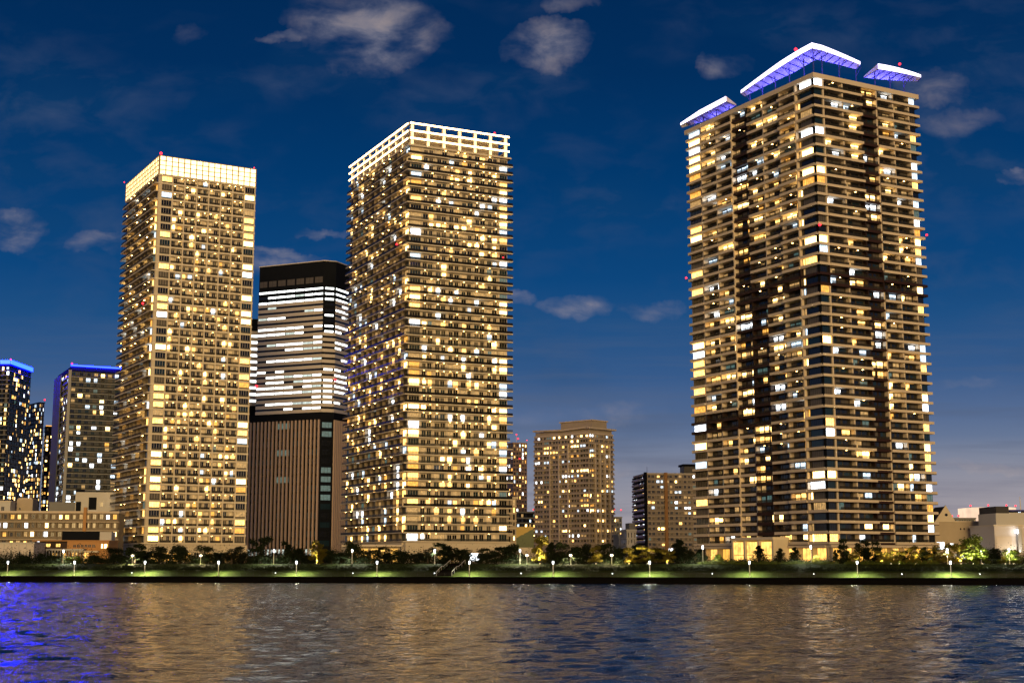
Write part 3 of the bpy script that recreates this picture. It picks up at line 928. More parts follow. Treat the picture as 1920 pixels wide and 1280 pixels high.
B = Building('apartment_tower', 'slim dark tower with an orange roof line and red lamp beside the grey tower', 'apartment tower', 86, 798, 1150, 22, 82, 108, 5.4, Wl=16)
block(B, 3.3, 10, B.zt - 1, 3, 3, 'dark_wall', 'brown_slab', None, .75, .5, .9, .3, 0, .4, .5, 'dark_wall')
s = MB(); B.FR.box(s, 0, B.Wr, .2, .8, B.zt - .3, B.zt + .4, 'lit_amber'); s.build('light_strip', B.root)
beacon(B.root, (B.Wr - .5, 0, B.zt + 1.4), 1.0); B.finish()

B = Building('apartment_tower', 'grey tower with a blue lit roof edge just left of the glowing crown tower', 'apartment tower', 133, 684, 860, 27, 107, 240, 5.4)
B.FL.box(B.wall, B.Wl * .5, B.Wl - .2, .95, 1.6, 5.4, B.zt - 3.2, 'slate_wall')
B.wall.box(-1.3, -1.1, 5.4, .5, -.75, B.zt - 3.2, 'grey_slab')
block(B, 3.3, 10, B.zt - 4, 8, 5, 'slate_wall', 'grey_slab', 'rail_clear', .46, .6, .3, .7, 0, .35, .35, 'dark_wall', wr=1.2)
s = MB(); B.FR.box(s, 0, B.Wr, .3, .9, B.zt - .7, B.zt + .1, 'blue_edge'); s.build('neon_line', B.root)
cb = MB(); cb.box(.6, .6, B.zt - 3.1, B.Wr - .6, B.Wl - .6, B.zt - .6, 'dark_wall'); cb.build('roof_box', B.root)
beacon(B.root, (.6, 0, B.zt + 1), .7); B.finish()

# sliver of office behind the striped tower
B = Building('office_tower', 'narrow dark-topped office slab just behind the left edge of the striped office tower', 'office tower', 466, 597, 830, 20, 455, 489, 5.4, Wl=20)
B.wall.box(0, 0, 5.4, B.Wr, B.Wl, B.zt, 'dark_wall')
z = CAMZ + ray(470, 760)[1] * 830
while z < B.zt - 8:
    B.FR.box(B.wall, 0, B.Wr, .02, .3, z, z + 2, 'white_band'); B.FR.box(B.wall, 0, .1, -.1, .02, z, z + 2, 'white_band')
    B.window(B.FR, .4, B.Wr - .4, .05, z + 2.2, z + 3.7, 'office_lit' if R.random() < .8 else 'glass', 3)
    z += 3.95
B.finish()

# centre: towers between the ring tower and the canopy tower
B = Building('apartment_tower', 'grey tower topped by red lamps, half hidden right of the ring-topped tower', 'apartment tower', 962, 826, 1100, 25, 940, 988, 5.4)
block(B, 3.2, 10, B.zt - 2, 5, 5, 'rose_wall', 'rose_slab', None, .6, .6, .6, .3, 0, .9, .6)
beacon(B.root, (B.Wr * .4, 1, B.zt + 2), .9); beacon(B.root, (B.Wr * .4, 4, B.zt + 5.5), .7); beacon(B.root, (B.Wr * .45, -.6, B.zt - 14), .7); beacon(B.root, (B.Wr, 0, B.zt + .8), .4)
mm = MB(); mm.tube([(B.Wr * .4, 4, B.zt), (B.Wr * .4, 4, B.zt + 5)], [.25, .15], 'metal_white', 5); mm.build('mast', B.root)
B.finish()

B = Building('apartment_block', 'slim beige block standing directly against the foot of the ring-topped tower', 'apartment block', 951, 930, 640, 20, 946, 968, 5.4, Wl=14)
block(B, 3.3, 8, B.zt - 1, 2, 4, 'tan_wall', 'tan_slab', None, .3, .2, .5, .2, 0, .5, .5); B.finish()

def mid_tower():
    B = Building('apartment_tower', 'mid-sized beige tower with a curved roof edge and small penthouse', 'apartment tower', 1104, 797, 860, 47, 1002, 1149, 5.4)
    W = B.wall; Wr, Wl = B.Wr, B.Wl
    ztop = B.zt
    n, h = block(B, 3.05, 17, ztop - 5, 5, 6, 'tan_wall', 'tan_slab', 'rail_tan', .42, .55, .65, 1.0, 0, .7, .5, 'tan_slab')
    # full-height ribs
    for k in range(1, 5):
        rb = MB(); a = Wr * k / 5; B.FR.box(rb, a - .4, a + .4, .9, 1.5, 17, ztop - 11, 'tan_slab'); rb.build('rib', B.root)
    for k in (2, 3, 4):
        rb = MB(); a = Wl * k / 6 + 1; B.FL.box(rb, a - .4, a + .4, .9, 1.6, 17, ztop - 11, 'tan_slab'); rb.build('rib', B.root)
    cr = MB()
    for k in range(12):                         # cornice that sweeps up to the corner
        a0, a1 = Wl * k / 12, Wl * (k + 1) / 12
        z_ = ztop - 2.4 + 1.4 * abs(k / 11 - .45)
        B.FL.box(cr, a0, a1, -1, 1.7, z_, z_ + 1.0, 'tan_slab')
    B.FR.box(cr, -1.7, Wr + 1.6, -1, 1.7, ztop - 2.0, ztop - 1.0, 'tan_slab')
    cr.box(.5, .5, ztop - 4.2, Wr - .5, Wl - .5, ztop - 1.9, 'tan_wall')
    cr.build('cornice', B.root)
    ph = MB(); ph.box(6, 2.5, ztop - 2, Wr - 3, Wl * .62, ztop + 3.6, 'tan_wall'); ph.box(5.3, 1.8, ztop + 3.6, Wr - 2.3, Wl * .64, ztop + 4.3, 'tan_slab')
    ph.build('penthouse', B.root)
    B.finish()
mid_tower()

B = Building('apartment_block', 'beige slab block with black and white balconies at its left end', 'apartment block', 1212, 886, 800, 8, 1188, 1330, 5.4)
block(B, 2.95, 8, B.zt - .8, 7, 3, 'tan_wall', 'tan_slab', 'rail_tan', .44, .75, .45, .8, 0, .35, .4, 'cream_slab')
for i in range(16):
    z = 8 + i * (B.zt - 9) / 16
    B.FL.box(B.wall, .3, B.Wl, .9, 1.25, z + .1, z + 1.2, 'cream_slab'); B.FL.box(B.wall, .3, B.Wl, .0, .9, z + 1.6, z + 2.5, 'dark_wall')
B.FR.box(B.wall, -1.4, .1, -1, .95, 5.4, B.zt + .3, 'dark_wall')
a = B.Wr * .30
B.FR.box(B.wall, a - .9, a + .9, 0, 1.4, 5.4, B.zt + .2, 'orange_wall')
rb = MB(); rb.box(B.Wr * .62, 3, B.zt, B.Wr + 4, 12, B.zt + 5, 'metal_dark'); rb.box(B.Wr * .6, 2, B.zt + 4.2, B.Wr + 4, 13, B.zt + 5.4, 'dark_wall'); rb.build('roof_box', B.root)
mm = MB(); mm.tube([(.5, .5, B.zt), (.5, .5, B.zt + 3.5)], [.12, .08], 'metal_dark', 5); mm.build('mast', B.root)
B.finish()

B = Building('office_block', 'small grey block with two red roof lamps behind the mid-sized beige tower', 'office block', 1151, 957, 1000, 12, 1140, 1166, 5.4, Wl=18)
block(B, 3.4, 8, B.zt - 5, 3, 3, 'grey_wall', 'grey_slab', None, .75, .4, .8, .2, 0, 0, .9)
beacon(B.root, (.5, 0, B.zt + 1), .8); beacon(B.root, (B.Wr - .5, 0, B.zt + .6), .7); B.finish()
B = Building('office_block', 'dark low block with red lamps between the two beige towers', 'office block', 968, 958, 900, 12, 950, 1012, 5.4, Wl=18)
block(B, 3.4, 8, B.zt - 1, 6, 3, 'dark_wall', 'grey_wall', None, .65, .4, .5, .2, 0, 0, .9)
beacon(B.root, (B.Wr * .75, 0, B.zt + 1.2), .8); beacon(B.root, (B.Wr * .78, -.3, B.zt - 5), .8); B.finish()
B = Building('office_block', 'small white windowless block behind the trees left of the slab block', 'office block', 1160, 1000, 640, 10, 1150, 1174, 5.4, Wl=10)
block(B, 3.4, 8, B.zt - 1, 2, 2, 'grey_slab', 'grey_slab', None, 0, 0, .5, .05, 0, 0, .3, dens=.2); B.finish()
B = Building('apartment_block', 'small white stepped block against the black end of the slab block', 'apartment block', 1175, 991, 620, 10, 1168, 1193, 5.4, Wl=10)
block(B, 3.0, 7, B.zt - 1, 3, 2, 'white_wall', 'white_wall', None, .15, 0, .3, .25, 0, 0, .5)
s = MB(); s.box(B.Wr * .35, 1, B.zt - .2, B.Wr, 8, B.zt + 2.6, 'grey_wall'); s.build('roof_box', B.root); B.finish()

# advertising hoarding with a green hillside picture
def hoarding():
    q, _ = ray(968, 1005); Y = 470
    x0 = ray(968, 1005)[0] * Y; x1 = ray(1001, 1005)[0] * Y
    z0 = CAMZ + ray(980, 1027)[1] * Y; z1 = CAMZ + ray(980, 987)[1] * Y
    t_ = thing('billboard', 'square billboard with a yellow sky and dark green slope, at the ring tower foot', 'billboard', (x0, Y, 0))
    m = bpy.data.materials.new('hoarding_picture'); m.use_nodes = True
    tr = m.node_tree; b = tr.nodes['Principled BSDF']
    g = nd(tr, 'ShaderNodeTexCoord').outputs['Object']
    sx = nd(tr, 'ShaderNodeSeparateXYZ'); tr.links.new(g, sx.inputs[0])
    w = x1 - x0
    edge = mth(tr, 'ADD', z0 + .35 * (z1 - z0), mth(tr, 'MULTIPLY', mth(tr, 'MULTIPLY', sx.outputs[0], 1 / w), (z1 - z0) * .45))
    f = mth(tr, 'MULTIPLY', mth(tr, 'SUBTRACT', sx.outputs[2], mth(tr, 'ADD', edge, mth(tr, 'MULTIPLY', noise(tr, g, .9, 4), 1.5))), 3, clamp=True)
    green = mixc(tr, noise(tr, g, 1.4, 5), (.01, .03, .006), (.05, .09, .012))
    tr.links.new(mixc(tr, f, green, (.40, .27, .03)), b.inputs['Base Color'])
    M['hoarding_picture'] = m
    a = MB(); a.box(0, 0, z0, w, .25, z1, 'hoarding_picture'); a.build('panel', t_)
    a = MB()
    for k in (0.04, .5, .96): a.box(w * k - .1, .27, 5.4, w * k + .1, .5, z1, 'metal_dark')
    a.build('support', t_)
hoarding()

# ================================================================== left low buildings
B = Building('apartment_block', 'long low apartment block with five lit balcony storeys at far left', 'apartment block', -60, 957, 560, 6, -90, 222, 5.4, Wl=14)
block(B, 3.25, 8, B.zt - .8, 22, 3, 'side_wall', 'tan_wall', 'side_wall', .85, .2, .55, 1.1, 0, .35, .45, 'tan_slab')
a = B.Wr * .78
B.FR.box(B.wall, a - .6, a + .6, 0, 1.6, 5.4, B.zt + 1.5, 'orange_wall'); B.finish()

B = Building('office_block', 'white panelled block rising behind the long low apartments', 'office block', 142, 922, 640, 6, 135, 232, 5.4, Wl=20)
W = B.wall
W.box(0, 0, 5.4, B.Wr, 20, B.zt, 'white_wall'); W.box(B.Wr * .02, -.5, 5.4, B.Wr * .12, 0, B.zt - 4.4, 'dark_wall')
W.box(B.Wr * .28, -.3, B.zt - 8, B.Wr * .44, -.02, B.zt - 2.4, 'dark_wall'); W.box(-12, 2, 5.4, -.05, 18, B.zt - 4.5, 'grey_wall'); W.box(-.3, 1.5, B.zt, B.Wr * .14, 6, B.zt + 1.3, 'dark_wall')
B.window(B.FR, B.Wr * .52, B.Wr * .58, .03, B.zt - 6.5, B.zt - 4.6, 'glass', 2)
B.window(B.FR, B.Wr * .28, B.Wr * .42, .33, B.zt - 11.0, B.zt - 9.6, 'lit_white', 3); B.window(B.FR, B.Wr * .46, B.Wr * .56, .03, B.zt - 11.4, B.zt - 9.4, 'lit_white', 2)
B.finish()
B = Building('office_block', 'plain beige windowless block on the skyline above the low apartments', 'office block', 32, 935, 640, 6, 29, 61, 5.4, Wl=10)
B.wall.box(0, 0, 5.4, B.Wr, 10, B.zt, 'tan_wall'); B.wall.box(.5, .5, B.zt, B.Wr - .5, 9, B.zt + .5, 'tan_slab'); B.window(B.FR, 1, 2, .03, B.zt - 5, B.zt - 4, 'glass', 1); B.finish()
B = Building('office_block', 'white low block with two small windows at the left edge', 'office block', -30, 940, 630, 6, -40, 19, 5.4, Wl=10)
B.wall.box(0, 0, 5.4, B.Wr, 10, B.zt, 'white_wall'); B.wall.box(-.3, -.3, B.zt, B.Wr + .3, 10, B.zt + .5, 'cream_slab')
B.window(B.FR, B.Wr * .66, B.Wr * .78, .03, B.zt - 4, B.zt - 2.2, 'glass', 2); B.window(B.FR, B.Wr * .66, B.Wr * .78, .03, B.zt - 8, B.zt - 6.2, 'lit_white', 2); B.finish()

B = Building('warehouse', 'pale windowless riverside hall at the left edge behind shrubs', 'hall', -20, 1019, 470, 4, -30, 63, 5.4, Wl=14)
W = B.wall; W.box(0, 0, 5.4, B.Wr, 14, B.zt, 'white_band'); W.box(-.3, -.3, B.zt, B.Wr + .3, 14.3, B.zt + .5, 'white_wall')
for k in range(1, 6): W.box(B.Wr * k / 6 - .12, -.2, 5.4, B.Wr * k / 6 + .12, -.01, B.zt, 'white_wall')
for k in (.5, .68, .92): B.window(B.FR, B.Wr * k - .4, B.Wr * k + .4, .03, 7.6, 9.6, 'glass', 1)
s = MB(); s.box(B.Wr * .74, -.25, 8.6, B.Wr * .84, -.03, 10, 'white_band'); s.build('vent_panel', B.root); B.finish()

B = Building('clubhouse', 'orange lit low building with yellow slot windows and a white colonnade', 'low building', 64, 1014, 500, 5, 60, 205, 5.4, Wl=16)
W = B.wall; Wr = B.Wr
W.box(0, 0, 5.4, Wr * .45, 16, B.zt - .2, 'brown_slab'); W.box(Wr * .45 + .01, -1.5, 5.4, Wr, 16, B.zt, 'orange_wall'); W.box(-.3, -1.8, B.zt, Wr + .3, 16.2, B.zt + .35, 'orange_wall')
for k in range(3): B.window(B.FR, Wr * (.03 + k * .13), Wr * (.09 + k * .13), .03, B.zt - 2, B.zt - .9, 'lobby', 2)
for k in range(6): B.window(B.FR, Wr * (.53 + k * .05), Wr * (.57 + k * .05), 1.53, B.zt - 2.2, B.zt - 1.2, 'glass', 2)
B.window(B.FR, Wr * .90, Wr * .925, 1.53, B.zt - 2.5, B.zt - 1, 'lit_bright', 1); B.window(B.FR, Wr * .94, Wr * .98, 1.53, B.zt - 2.5, B.zt - 1, 'lit_bright', 1)
rb = MB(); rb.box(Wr * .33, 4, B.zt + .35, Wr * .84, 12, B.zt + 3.6, 'dark_wall'); rb.box(Wr * .84 + .05, 3, B.zt + .35, Wr, 10, B.zt + 3.4, 'white_wall'); rb.build('roof_box', B.root)
co = MB(); zc_ = B.zt - 3.2
co.box(Wr * .2, -5, zc_ - .1, Wr * .7, -1.6, zc_ + .5, 'white_wall'); co.box(Wr * .5, -4.2, zc_ - .8, Wr * .88, -1.6, zc_ - .2, 'cream_slab')
co.build('colonnade_roof', B.root)
for k in range(14):
    co = MB(); co.box(Wr * (.205 + k * .037), -4.8, 5.4, Wr * (.205 + k * .037) + .35, -4.4, zc_ - .12, 'white_wall'); co.build('column', B.root)
for k in range(4): B.window(B.FR, Wr * (.24 + k * .14), Wr * (.32 + k * .14), 1.56 if k > 1 else .05, 5.8, zc_ - .9, 'lobby', 3)
B.finish()

# ================================================================== right low buildings
def gabled():
    B = Building('gabled_building', 'taupe riverside building with a small gable and row of dark holes', 'low building', 1752, 978, 470, 6, 1745, 1862, 5.4, Wl=16)
    W = B.wall; Wr = B.Wr; zt = B.zt
    W.box(0, 0, 5.4, Wr, 16, zt, 'tan_wall'); W.box(Wr * .35, -.25, zt, Wr + .3, 16, zt + .35, 'tan_slab')
    g = MB(); a0, a1, ap = 0, Wr * .36, Wr * .2
    for y0, y1, m in ((-.3, .3, 'cream_wall'), (.31, 9, 'roof_dark')):
        zz = 5.6 if m == 'cream_wall' else 5.2
        i0 = [(a0, y0, zt + .01), (a1, y0, zt + .01), (ap, y0, zt + zz)]; i1 = [(x, y1, z) for x, _, z in i0]
        g.tri(i0[0], i0[1], i0[2], m); g.tri(i1[1], i1[0], i1[2], m)
        g.quad(i0[0], i0[2], i1[2], i1[0], m); g.quad(i0[2], i0[1], i1[1], i1[2], m)
    o = g.build('gable', B.root)
    rd = MB(); rd.tube([(ap, -.34, zt + 2.4), (ap, -.5, zt + 2.4)], [.5, .5], 'glass', 12); rd.build('round_window', o)
    for k, f in enumerate((.43, .49, .57, .63, .71, .77)):
        B.window(B.FR, Wr * f, Wr * f + .55, .03, zt - 2.6, zt - 2.0, 'glass', 1)
    B.window(B.FR, Wr * .02, Wr * .15, .04, 10.2, 12.6, 'lit_white', 2)
    for k in range(8): B.window(B.FR, Wr * (.18 + k * .075), Wr * (.235 + k * .075), .04, 10.6, 12.2, R.choice(['lit_white', 'glass', 'lit_teal', 'lit_bright', 'lit_dim']), 2)
    B.window(B.FR, Wr * .30, Wr * .5, .04, 6.8, 8.6, 'lit_white', 4)
    for z_ in (9.8, 6.6): B.window(B.FR, Wr * .90, Wr * .93, .04, z_, z_ + 1.1, 'lit_white', 1)
    s = MB(); s.box(-.3, -.9, 8.9, Wr * .78, -.02, 10.0, 'tan_slab'); s.build('canopy', B.root)
    B.finish()
gabled()
def white_hall():
    B = Building('warehouse', 'white hall with a round floodlit column at the right edge', 'hall', 1864, 986, 450, 6, 1858, 1985, 5.4, Wl=18)
    W = B.wall; Wr = B.Wr; zt = B.zt
    W.box(0, 0, 5.4, Wr, 18, zt, 'white_band'); W.box(-.4, -.4, zt, Wr + .3, 18, zt + .5, 'cream_slab')
    W.box(1.2, 1, zt + .5, Wr * .28, 14, zt + 4.2, 'white_wall'); W.box(1.5, 1.3, zt + 4.2, Wr * .27, 13.8, zt + 6.4, 'roof_dark'); W.box(Wr * .28, 3, zt + .5, Wr, 14, zt + 4.5, 'white_wall')
    W.box(.4, -.15, 5.4, Wr * .26, -.01, zt - 3.2, 'tan_slab')
    c = MB(); c.tube([(Wr * .36, -1.2, 5.4), (Wr * .36, -1.2, zt - .6)], [.75, .75], 'white_wall', 16); c.build('column', B.root)
    fl = MB(); fl.box(Wr * .3, -1.7, zt - 2.2, Wr * .35, -.9, zt - 1.2, 'lamp_head'); fl.build('wall_lamp', B.root)
    B.finish()
    for (x, z, e) in ((Wr * .36, zt - 3, 2500),):
        L = bpy.data.lights.new('wall_lamp_light', 'SPOT'); L.spot_size = rad(120); L.energy = e; L.shadow_soft_size = .4; L.color = (1, .93, .8)
        l = bpy.data.objects.new('wall_lamp_light', L); C.objects.link(l); l.parent = B.root; l.location = (x - 1, -3.5, 6.2); l.rotation_euler = (math.pi - .35, 0, 0)
white_hall()
B = Building('arena', 'distant round-topped building with a glowing pale band on the skyline at right', 'arena', 1829, 950, 900, 4, 1826, 1915, 5.4, Wl=30)
poly = [(x, 8 * (2 * x / B.Wr - 1) ** 2) for x in [B.Wr * k / 10 for k in range(11)]] + [(B.Wr, 30), (0, 30)]
B.wall.prism(poly, 5.4, B.zt - 9.5, 'grey_wall', 'roof_dark'); 
bd = MB(); bd.prism([(x * 1.0, y - .5) for x, y in poly], B.zt - 9.4, B.zt, 'lantern_band', 'roof_dark'); bd.build('lit_band', B.root)
for j in range(5):
    for k in range(9):
        a, b_ = poly[k], poly[k + 1]
        z = B.zt - 13.5 - j * 4.4; mm = R.choice(['lit_white', 'lit_white', 'glass', 'lit_cool'])
        f = Face(a, ((b_[0] - a[0]) / 10.0, (b_[1] - a[1]) / 10.0), (0, -1), 10)
        B.window(f, .6, 9.4, .1, z, z + 2, mm, 2)
for k in (0, 3, 7, 10): beacon(B.root, (poly[k][0], poly[k][1], B.zt + 1.2), .7)
B.finish()
B = Building('office_block', 'distant blue-grey block with red roof lamps between gable and arena', 'office block', 1784, 970, 900, 4, 1780, 1830, 5.4, Wl=20)
block(B, 3.6, 8, B.zt - .8, 10, 3, 'grey_wall', 'grey_wall', None, .25, 0, .1, .1, 0, .5, .4); beacon(B.root, (.5, 0, B.zt + 1), .7); beacon(B.root, (B.Wr * .3, 0, B.zt + 1.3), .8); B.finish()
B = Building('office_block', 'distant dark blue tower with white windows and a mast behind the white hall', 'office block', 1895, 955, 850, 4, 1890, 1960, 5.4, Wl=20)
block(B, 3.6, 8, B.zt - .8, 6, 3, 'dark_wall', 'blue_steel', None, .7, 0, .0, .1, 0, .5, .5)
mm = MB(); mm.tube([(B.Wr * .33, 2, B.zt), (B.Wr * .33, 2, B.zt + 8)], [.4, .2], 'metal_white', 5); mm.build('mast', B.root)
beacon(B.root, (B.Wr * .5, 0, B.zt + 1), .7); B.finish()
B = Building('guard_hut', 'small pale hut among the trees at the right edge', 'hut', 1909, 1036, 410, 5, 1906, 1945, 5.0, Wl=5)
B.wall.box(0, 0, 4.9, B.Wr, 5, B.zt, 'white_band'); B.wall.box(-.3, -.3, B.zt, B.Wr + .3, 5.3, B.zt + .25, 'white_wall'); B.window(B.FR, 1.9, 2.8, .03, 6.4, 7.6, 'glass', 1)
B.finish()

# low podium building and wall in front of the towers
B = Building('podium_building', 'low white terrace building with a flat roof beside the ring tower foot', 'low building', 652, 1021, 520, 2, 640, 750, 5.4, Wl=10)
B.wall.box(0, 0, 5.4, B.Wr, 10, B.zt - .6, 'tan_wall'); B.wall.box(-2, -2, B.zt - .6, B.Wr + 1, 10, B.zt, 'cream_slab')
for k in range(5): B.window(B.FR, B.Wr * (.06 + k * .19), B.Wr * (.2 + k * .19), .03, 6, B.zt - 1.4, R.choice(['lobby', 'lobby_deep', 'lit_bright']), 3)
B.finish()
B = Building('garden_wall', 'plain pale wall under the green hillside billboard', 'wall', 955, 1027, 466, 2, 952, 1006, 5.4, Wl=1)
B.wall.box(0, 0, 5.4, B.Wr, .6, B.zt, 'cream_wall'); B.wall.box(-.2, -.2, B.zt, B.Wr + .2, .8, B.zt + .2, 'cream_slab'); B.window(B.FR, B.Wr * .5, B.Wr * .62, .03, 6.5, 8.2, 'glass', 1); B.finish()

# ================================================================== trees, shrubs
ZONES = [(0, 'the pale hall at the left edge'), (64, 'the orange lit low building'), (212, 'the tower with the glowing crown'), (466, 'the striped office tower'),
         (652, 'the ring-topped tower'), (952, 'the mid-sized beige tower'), (1150, 'the slab block'), (1300, 'the blue canopy tower'), (1752, 'the gabled building'), (1862, 'the white hall')]
def zone(px): return [z for a, z in ZONES if px >= a][-1] if px >= 0 else ZONES[0][1]
ORD = 'first second third fourth fifth sixth seventh eighth ninth tenth eleventh twelfth thirteenth fourteenth fifteenth'.split()

def leafmat(name, lo, hi):
    m = bpy.data.materials.new(name); m.use_nodes = True
    t = m.node_tree; b = t.nodes['Principled BSDF']; b.inputs['Roughness'].default_value = .7; b.inputs['Specular IOR Level'].default_value = .15
    oi = nd(t, 'ShaderNodeNewGeometry').outputs['Random Per Island']
    t.links.new(mixc(t, oi, lo, hi), b.inputs['Base Color'])
    M[name] = m
leafmat('leaf_dark', (.005, .010, .004), (.018, .028, .009))  # shaded copy of the foliage, night darkness put into its colour
leafmat('leaf_gold', (.09, .085, .012), (.16, .13, .02))
leafmat('leaf_green', (.05, .085, .012), (.10, .12, .02))

def crown_mesh(kind, seed, m):
    r = random.Random(seed); mb = MB()
    clumps = []
    if kind == 'round':
        for k in range(22):
            a = r.uniform(0, math.tau); z = r.uniform(.08, .88); q = r.uniform(0, .36) * (1.15 - .5 * z)
            clumps.append((q * math.cos(a), q * math.sin(a), z, r.uniform(.11, .20)))
    elif kind == 'cone':
        for k in range(16):
            z = .2 + .78 * k / 15; w = .26 * (1.02 - z) + .02; a = r.uniform(0, math.tau)
            clumps.append((w * math.cos(a) * .7, w * math.sin(a) * .7, z, w * .75 + .03))
    else:
        for k in range(20):
            z = r.uniform(.12, .95); a = r.uniform(0, math.tau); q = r.uniform(.05, .26)
            clumps.append((q * math.cos(a), q * math.sin(a), z, r.uniform(.08, .15)))
    for (x, y, z, rr) in clumps:
        for k in range(110):
            d = Vector((r.gauss(0, 1), r.gauss(0, 1), r.gauss(0, .8))); d.normalize()
            p = Vector((x, y, z)) + d * rr * r.uniform(.45, 1.08)
            a = Vector((r.gauss(0, 1), r.gauss(0, 1), r.gauss(0, 1))).normalized(); b = a.orthogonal().normalized()
            s = r.uniform(.02, .038)
            mb.quad(tuple(p - a * s), tuple(p + b * s * .7), tuple(p + a * s), tuple(p - b * s * .7), m)
    return mb.mesh('crown')
def trunk_mesh(seed):
    r = random.Random(seed); mb = MB()
    mb.tube([(0, 0, -.06), (.006, .004, .25), (-.006, .0, .55), (.0, .0, .78)], [.028, .022, .014, .006], 'bark', 7)
    for k in range(6):
        a = r.uniform(0, math.tau); z = r.uniform(.26, .55)
        mb.tube([(0, 0, z), (.12 * math.cos(a), .12 * math.sin(a), z + .12), (.24 * math.cos(a), .24 * math.sin(a), z + .2)], [.012, .008, .003], 'bark', 5)
    return mb.mesh('trunk')
LIB = {}
for kd in ('round', 'cone', 'loose'):
    for mm in ('leaf_dark', 'leaf_gold', 'leaf_green'):
        LIB[kd, mm] = [crown_mesh(kd, 10 + q, mm) for q in range(3 if mm == 'leaf_dark' else 2)]
TR = [trunk_mesh(q) for q in range(3)]
TREES = [  # pixel column, top row, width in pixels, form, leaf
    (47, 1040, 24, 'round', 'dark'), (75, 1036, 20, 'round', 'dark'), (104, 1040, 28, 'round', 'dark'), (140, 1043, 26, 'loose', 'green'), (178, 1040, 30, 'round', 'dark'),
    (214, 1024, 34, 'round', 'dark'), (253, 1021, 30, 'loose', 'dark'), (272, 1032, 26, 'round', 'dark'), (297, 1022, 36, 'round', 'dark'), (339, 1021, 40, 'round', 'dark'),
    (383, 1020, 38, 'round', 'dark'), (412, 1036, 26, 'round', 'dark'), (434, 1025, 34, 'loose', 'dark'), (457, 1034, 28, 'round', 'dark'),
    (488, 1008, 26, 'loose', 'dark'), (517, 1034, 28, 'round', 'dark'), (545, 1016, 22, 'loose', 'dark'), (562, 1026, 32, 'round', 'dark'), (598, 1015, 30, 'loose', 'gold'), (622, 1030, 28, 'round', 'dark'), (640, 1034, 24, 'round', 'dark'),
    (664, 1014, 28, 'round', 'dark'), (688, 1029, 32, 'round', 'dark'), (720, 1026, 28, 'loose', 'dark'), (754, 1030, 32, 'round', 'dark'), (778, 1035, 26, 'round', 'dark'), (802, 1027, 28, 'loose', 'dark'), (846, 1019, 40, 'loose', 'dark'),
    (872, 1028, 28, 'round', 'dark'), (913, 1028, 28, 'loose', 'dark'), (936, 1026, 28, 'loose', 'dark'),
    (956, 1019, 34, 'round', 'dark'), (1014, 1006, 26, 'loose', 'gold'), (1034, 1017, 26, 'cone', 'dark'), (1052, 1014, 28, 'round', 'dark'), (1079, 1023, 32, 'round', 'dark'), (1100, 1018, 28, 'round', 'dark'), (1118, 1024, 22, 'loose', 'gold'), (1134, 1016, 32, 'round', 'dark'),
    (1163, 1026, 28, 'round', 'dark'), (1180, 1027, 20, 'loose', 'gold'), (1196, 1019, 30, 'round', 'dark'), (1214, 1024, 36, 'loose', 'gold'), (1236, 1028, 24, 'cone', 'dark'), (1251, 1031, 22, 'loose', 'gold'), (1273, 1012, 36, 'cone', 'dark'), (1292, 1030, 24, 'round', 'dark'),
    (1312, 1028, 24, 'round', 'dark'), (1345, 1038, 22, 'round', 'green'), (1424, 1023, 24, 'cone', 'dark'), (1463, 1028, 20, 'cone', 'dark'), (1491, 1026, 20, 'cone', 'dark'), (1567, 1031, 12, 'cone', 'dark'), (1584, 1011, 20, 'loose', 'dark'), (1619, 1012, 22, 'loose', 'dark'), (1641, 1016, 18, 'loose', 'dark'), (1668, 1034, 26, 'round', 'gold'), (1532, 1040, 18, 'round', 'gold'), (1604, 1035, 20, 'loose', 'gold'), (1652, 1033, 20, 'loose', 'gold'), (1684, 1032, 20, 'loose', 'gold'), (1744, 1029, 26, 'loose', 'gold'),
    (1696, 1030, 24, 'round', 'dark'), (1714, 1024, 24, 'loose', 'gold'), (1734, 1026, 24, 'cone', 'dark'),
    (1754, 1033, 22, 'cone', 'dark'), (1775, 1021, 34, 'loose', 'gold'), (1798, 1022, 24, 'loose', 'gold'), (1818, 1003, 46, 'round', 'green'), (1838, 1028, 28, 'loose', 'green'),
    (1865, 1026, 36, 'round', 'dark'), (1895, 1027, 34, 'round', 'green'), (1882, 1043, 14, 'round', 'gold')]
cnt = {}
WORD = {('round', 'dark'): 'dark bushy tree', ('loose', 'dark'): 'dark open-branched tree', ('cone', 'dark'): 'dark pointed tree', ('loose', 'gold'): 'floodlit golden tree', ('round', 'gold'): 'floodlit golden bush tree',
        ('round', 'green'): 'dim green bushy tree', ('loose', 'green'): 'dim green open tree'}
floods = []
tree_items = []
for (px, py, w, form, lf) in TREES:
    t_ = 28 + R.uniform(0, 8) if lf == 'dark' else 26.5 + R.uniform(0, 2)
    s = bank_at(px, t_); z0 = bankz(t_)
    x, y, _ = bank(s, t_, 0)
    H = CAMZ + ray(px, py)[1] * y - z0
    Wd = w * y / F
    key = (zone(px), WORD[form, lf]); cnt[key] = cnt.get(key, 0) + 1
    tree_items.append((px, x, y, z0, H, Wd, form, lf, key, cnt[key], t_))
    if lf != 'dark': floods.append((px, x, y, z0, H, Wd, lf))
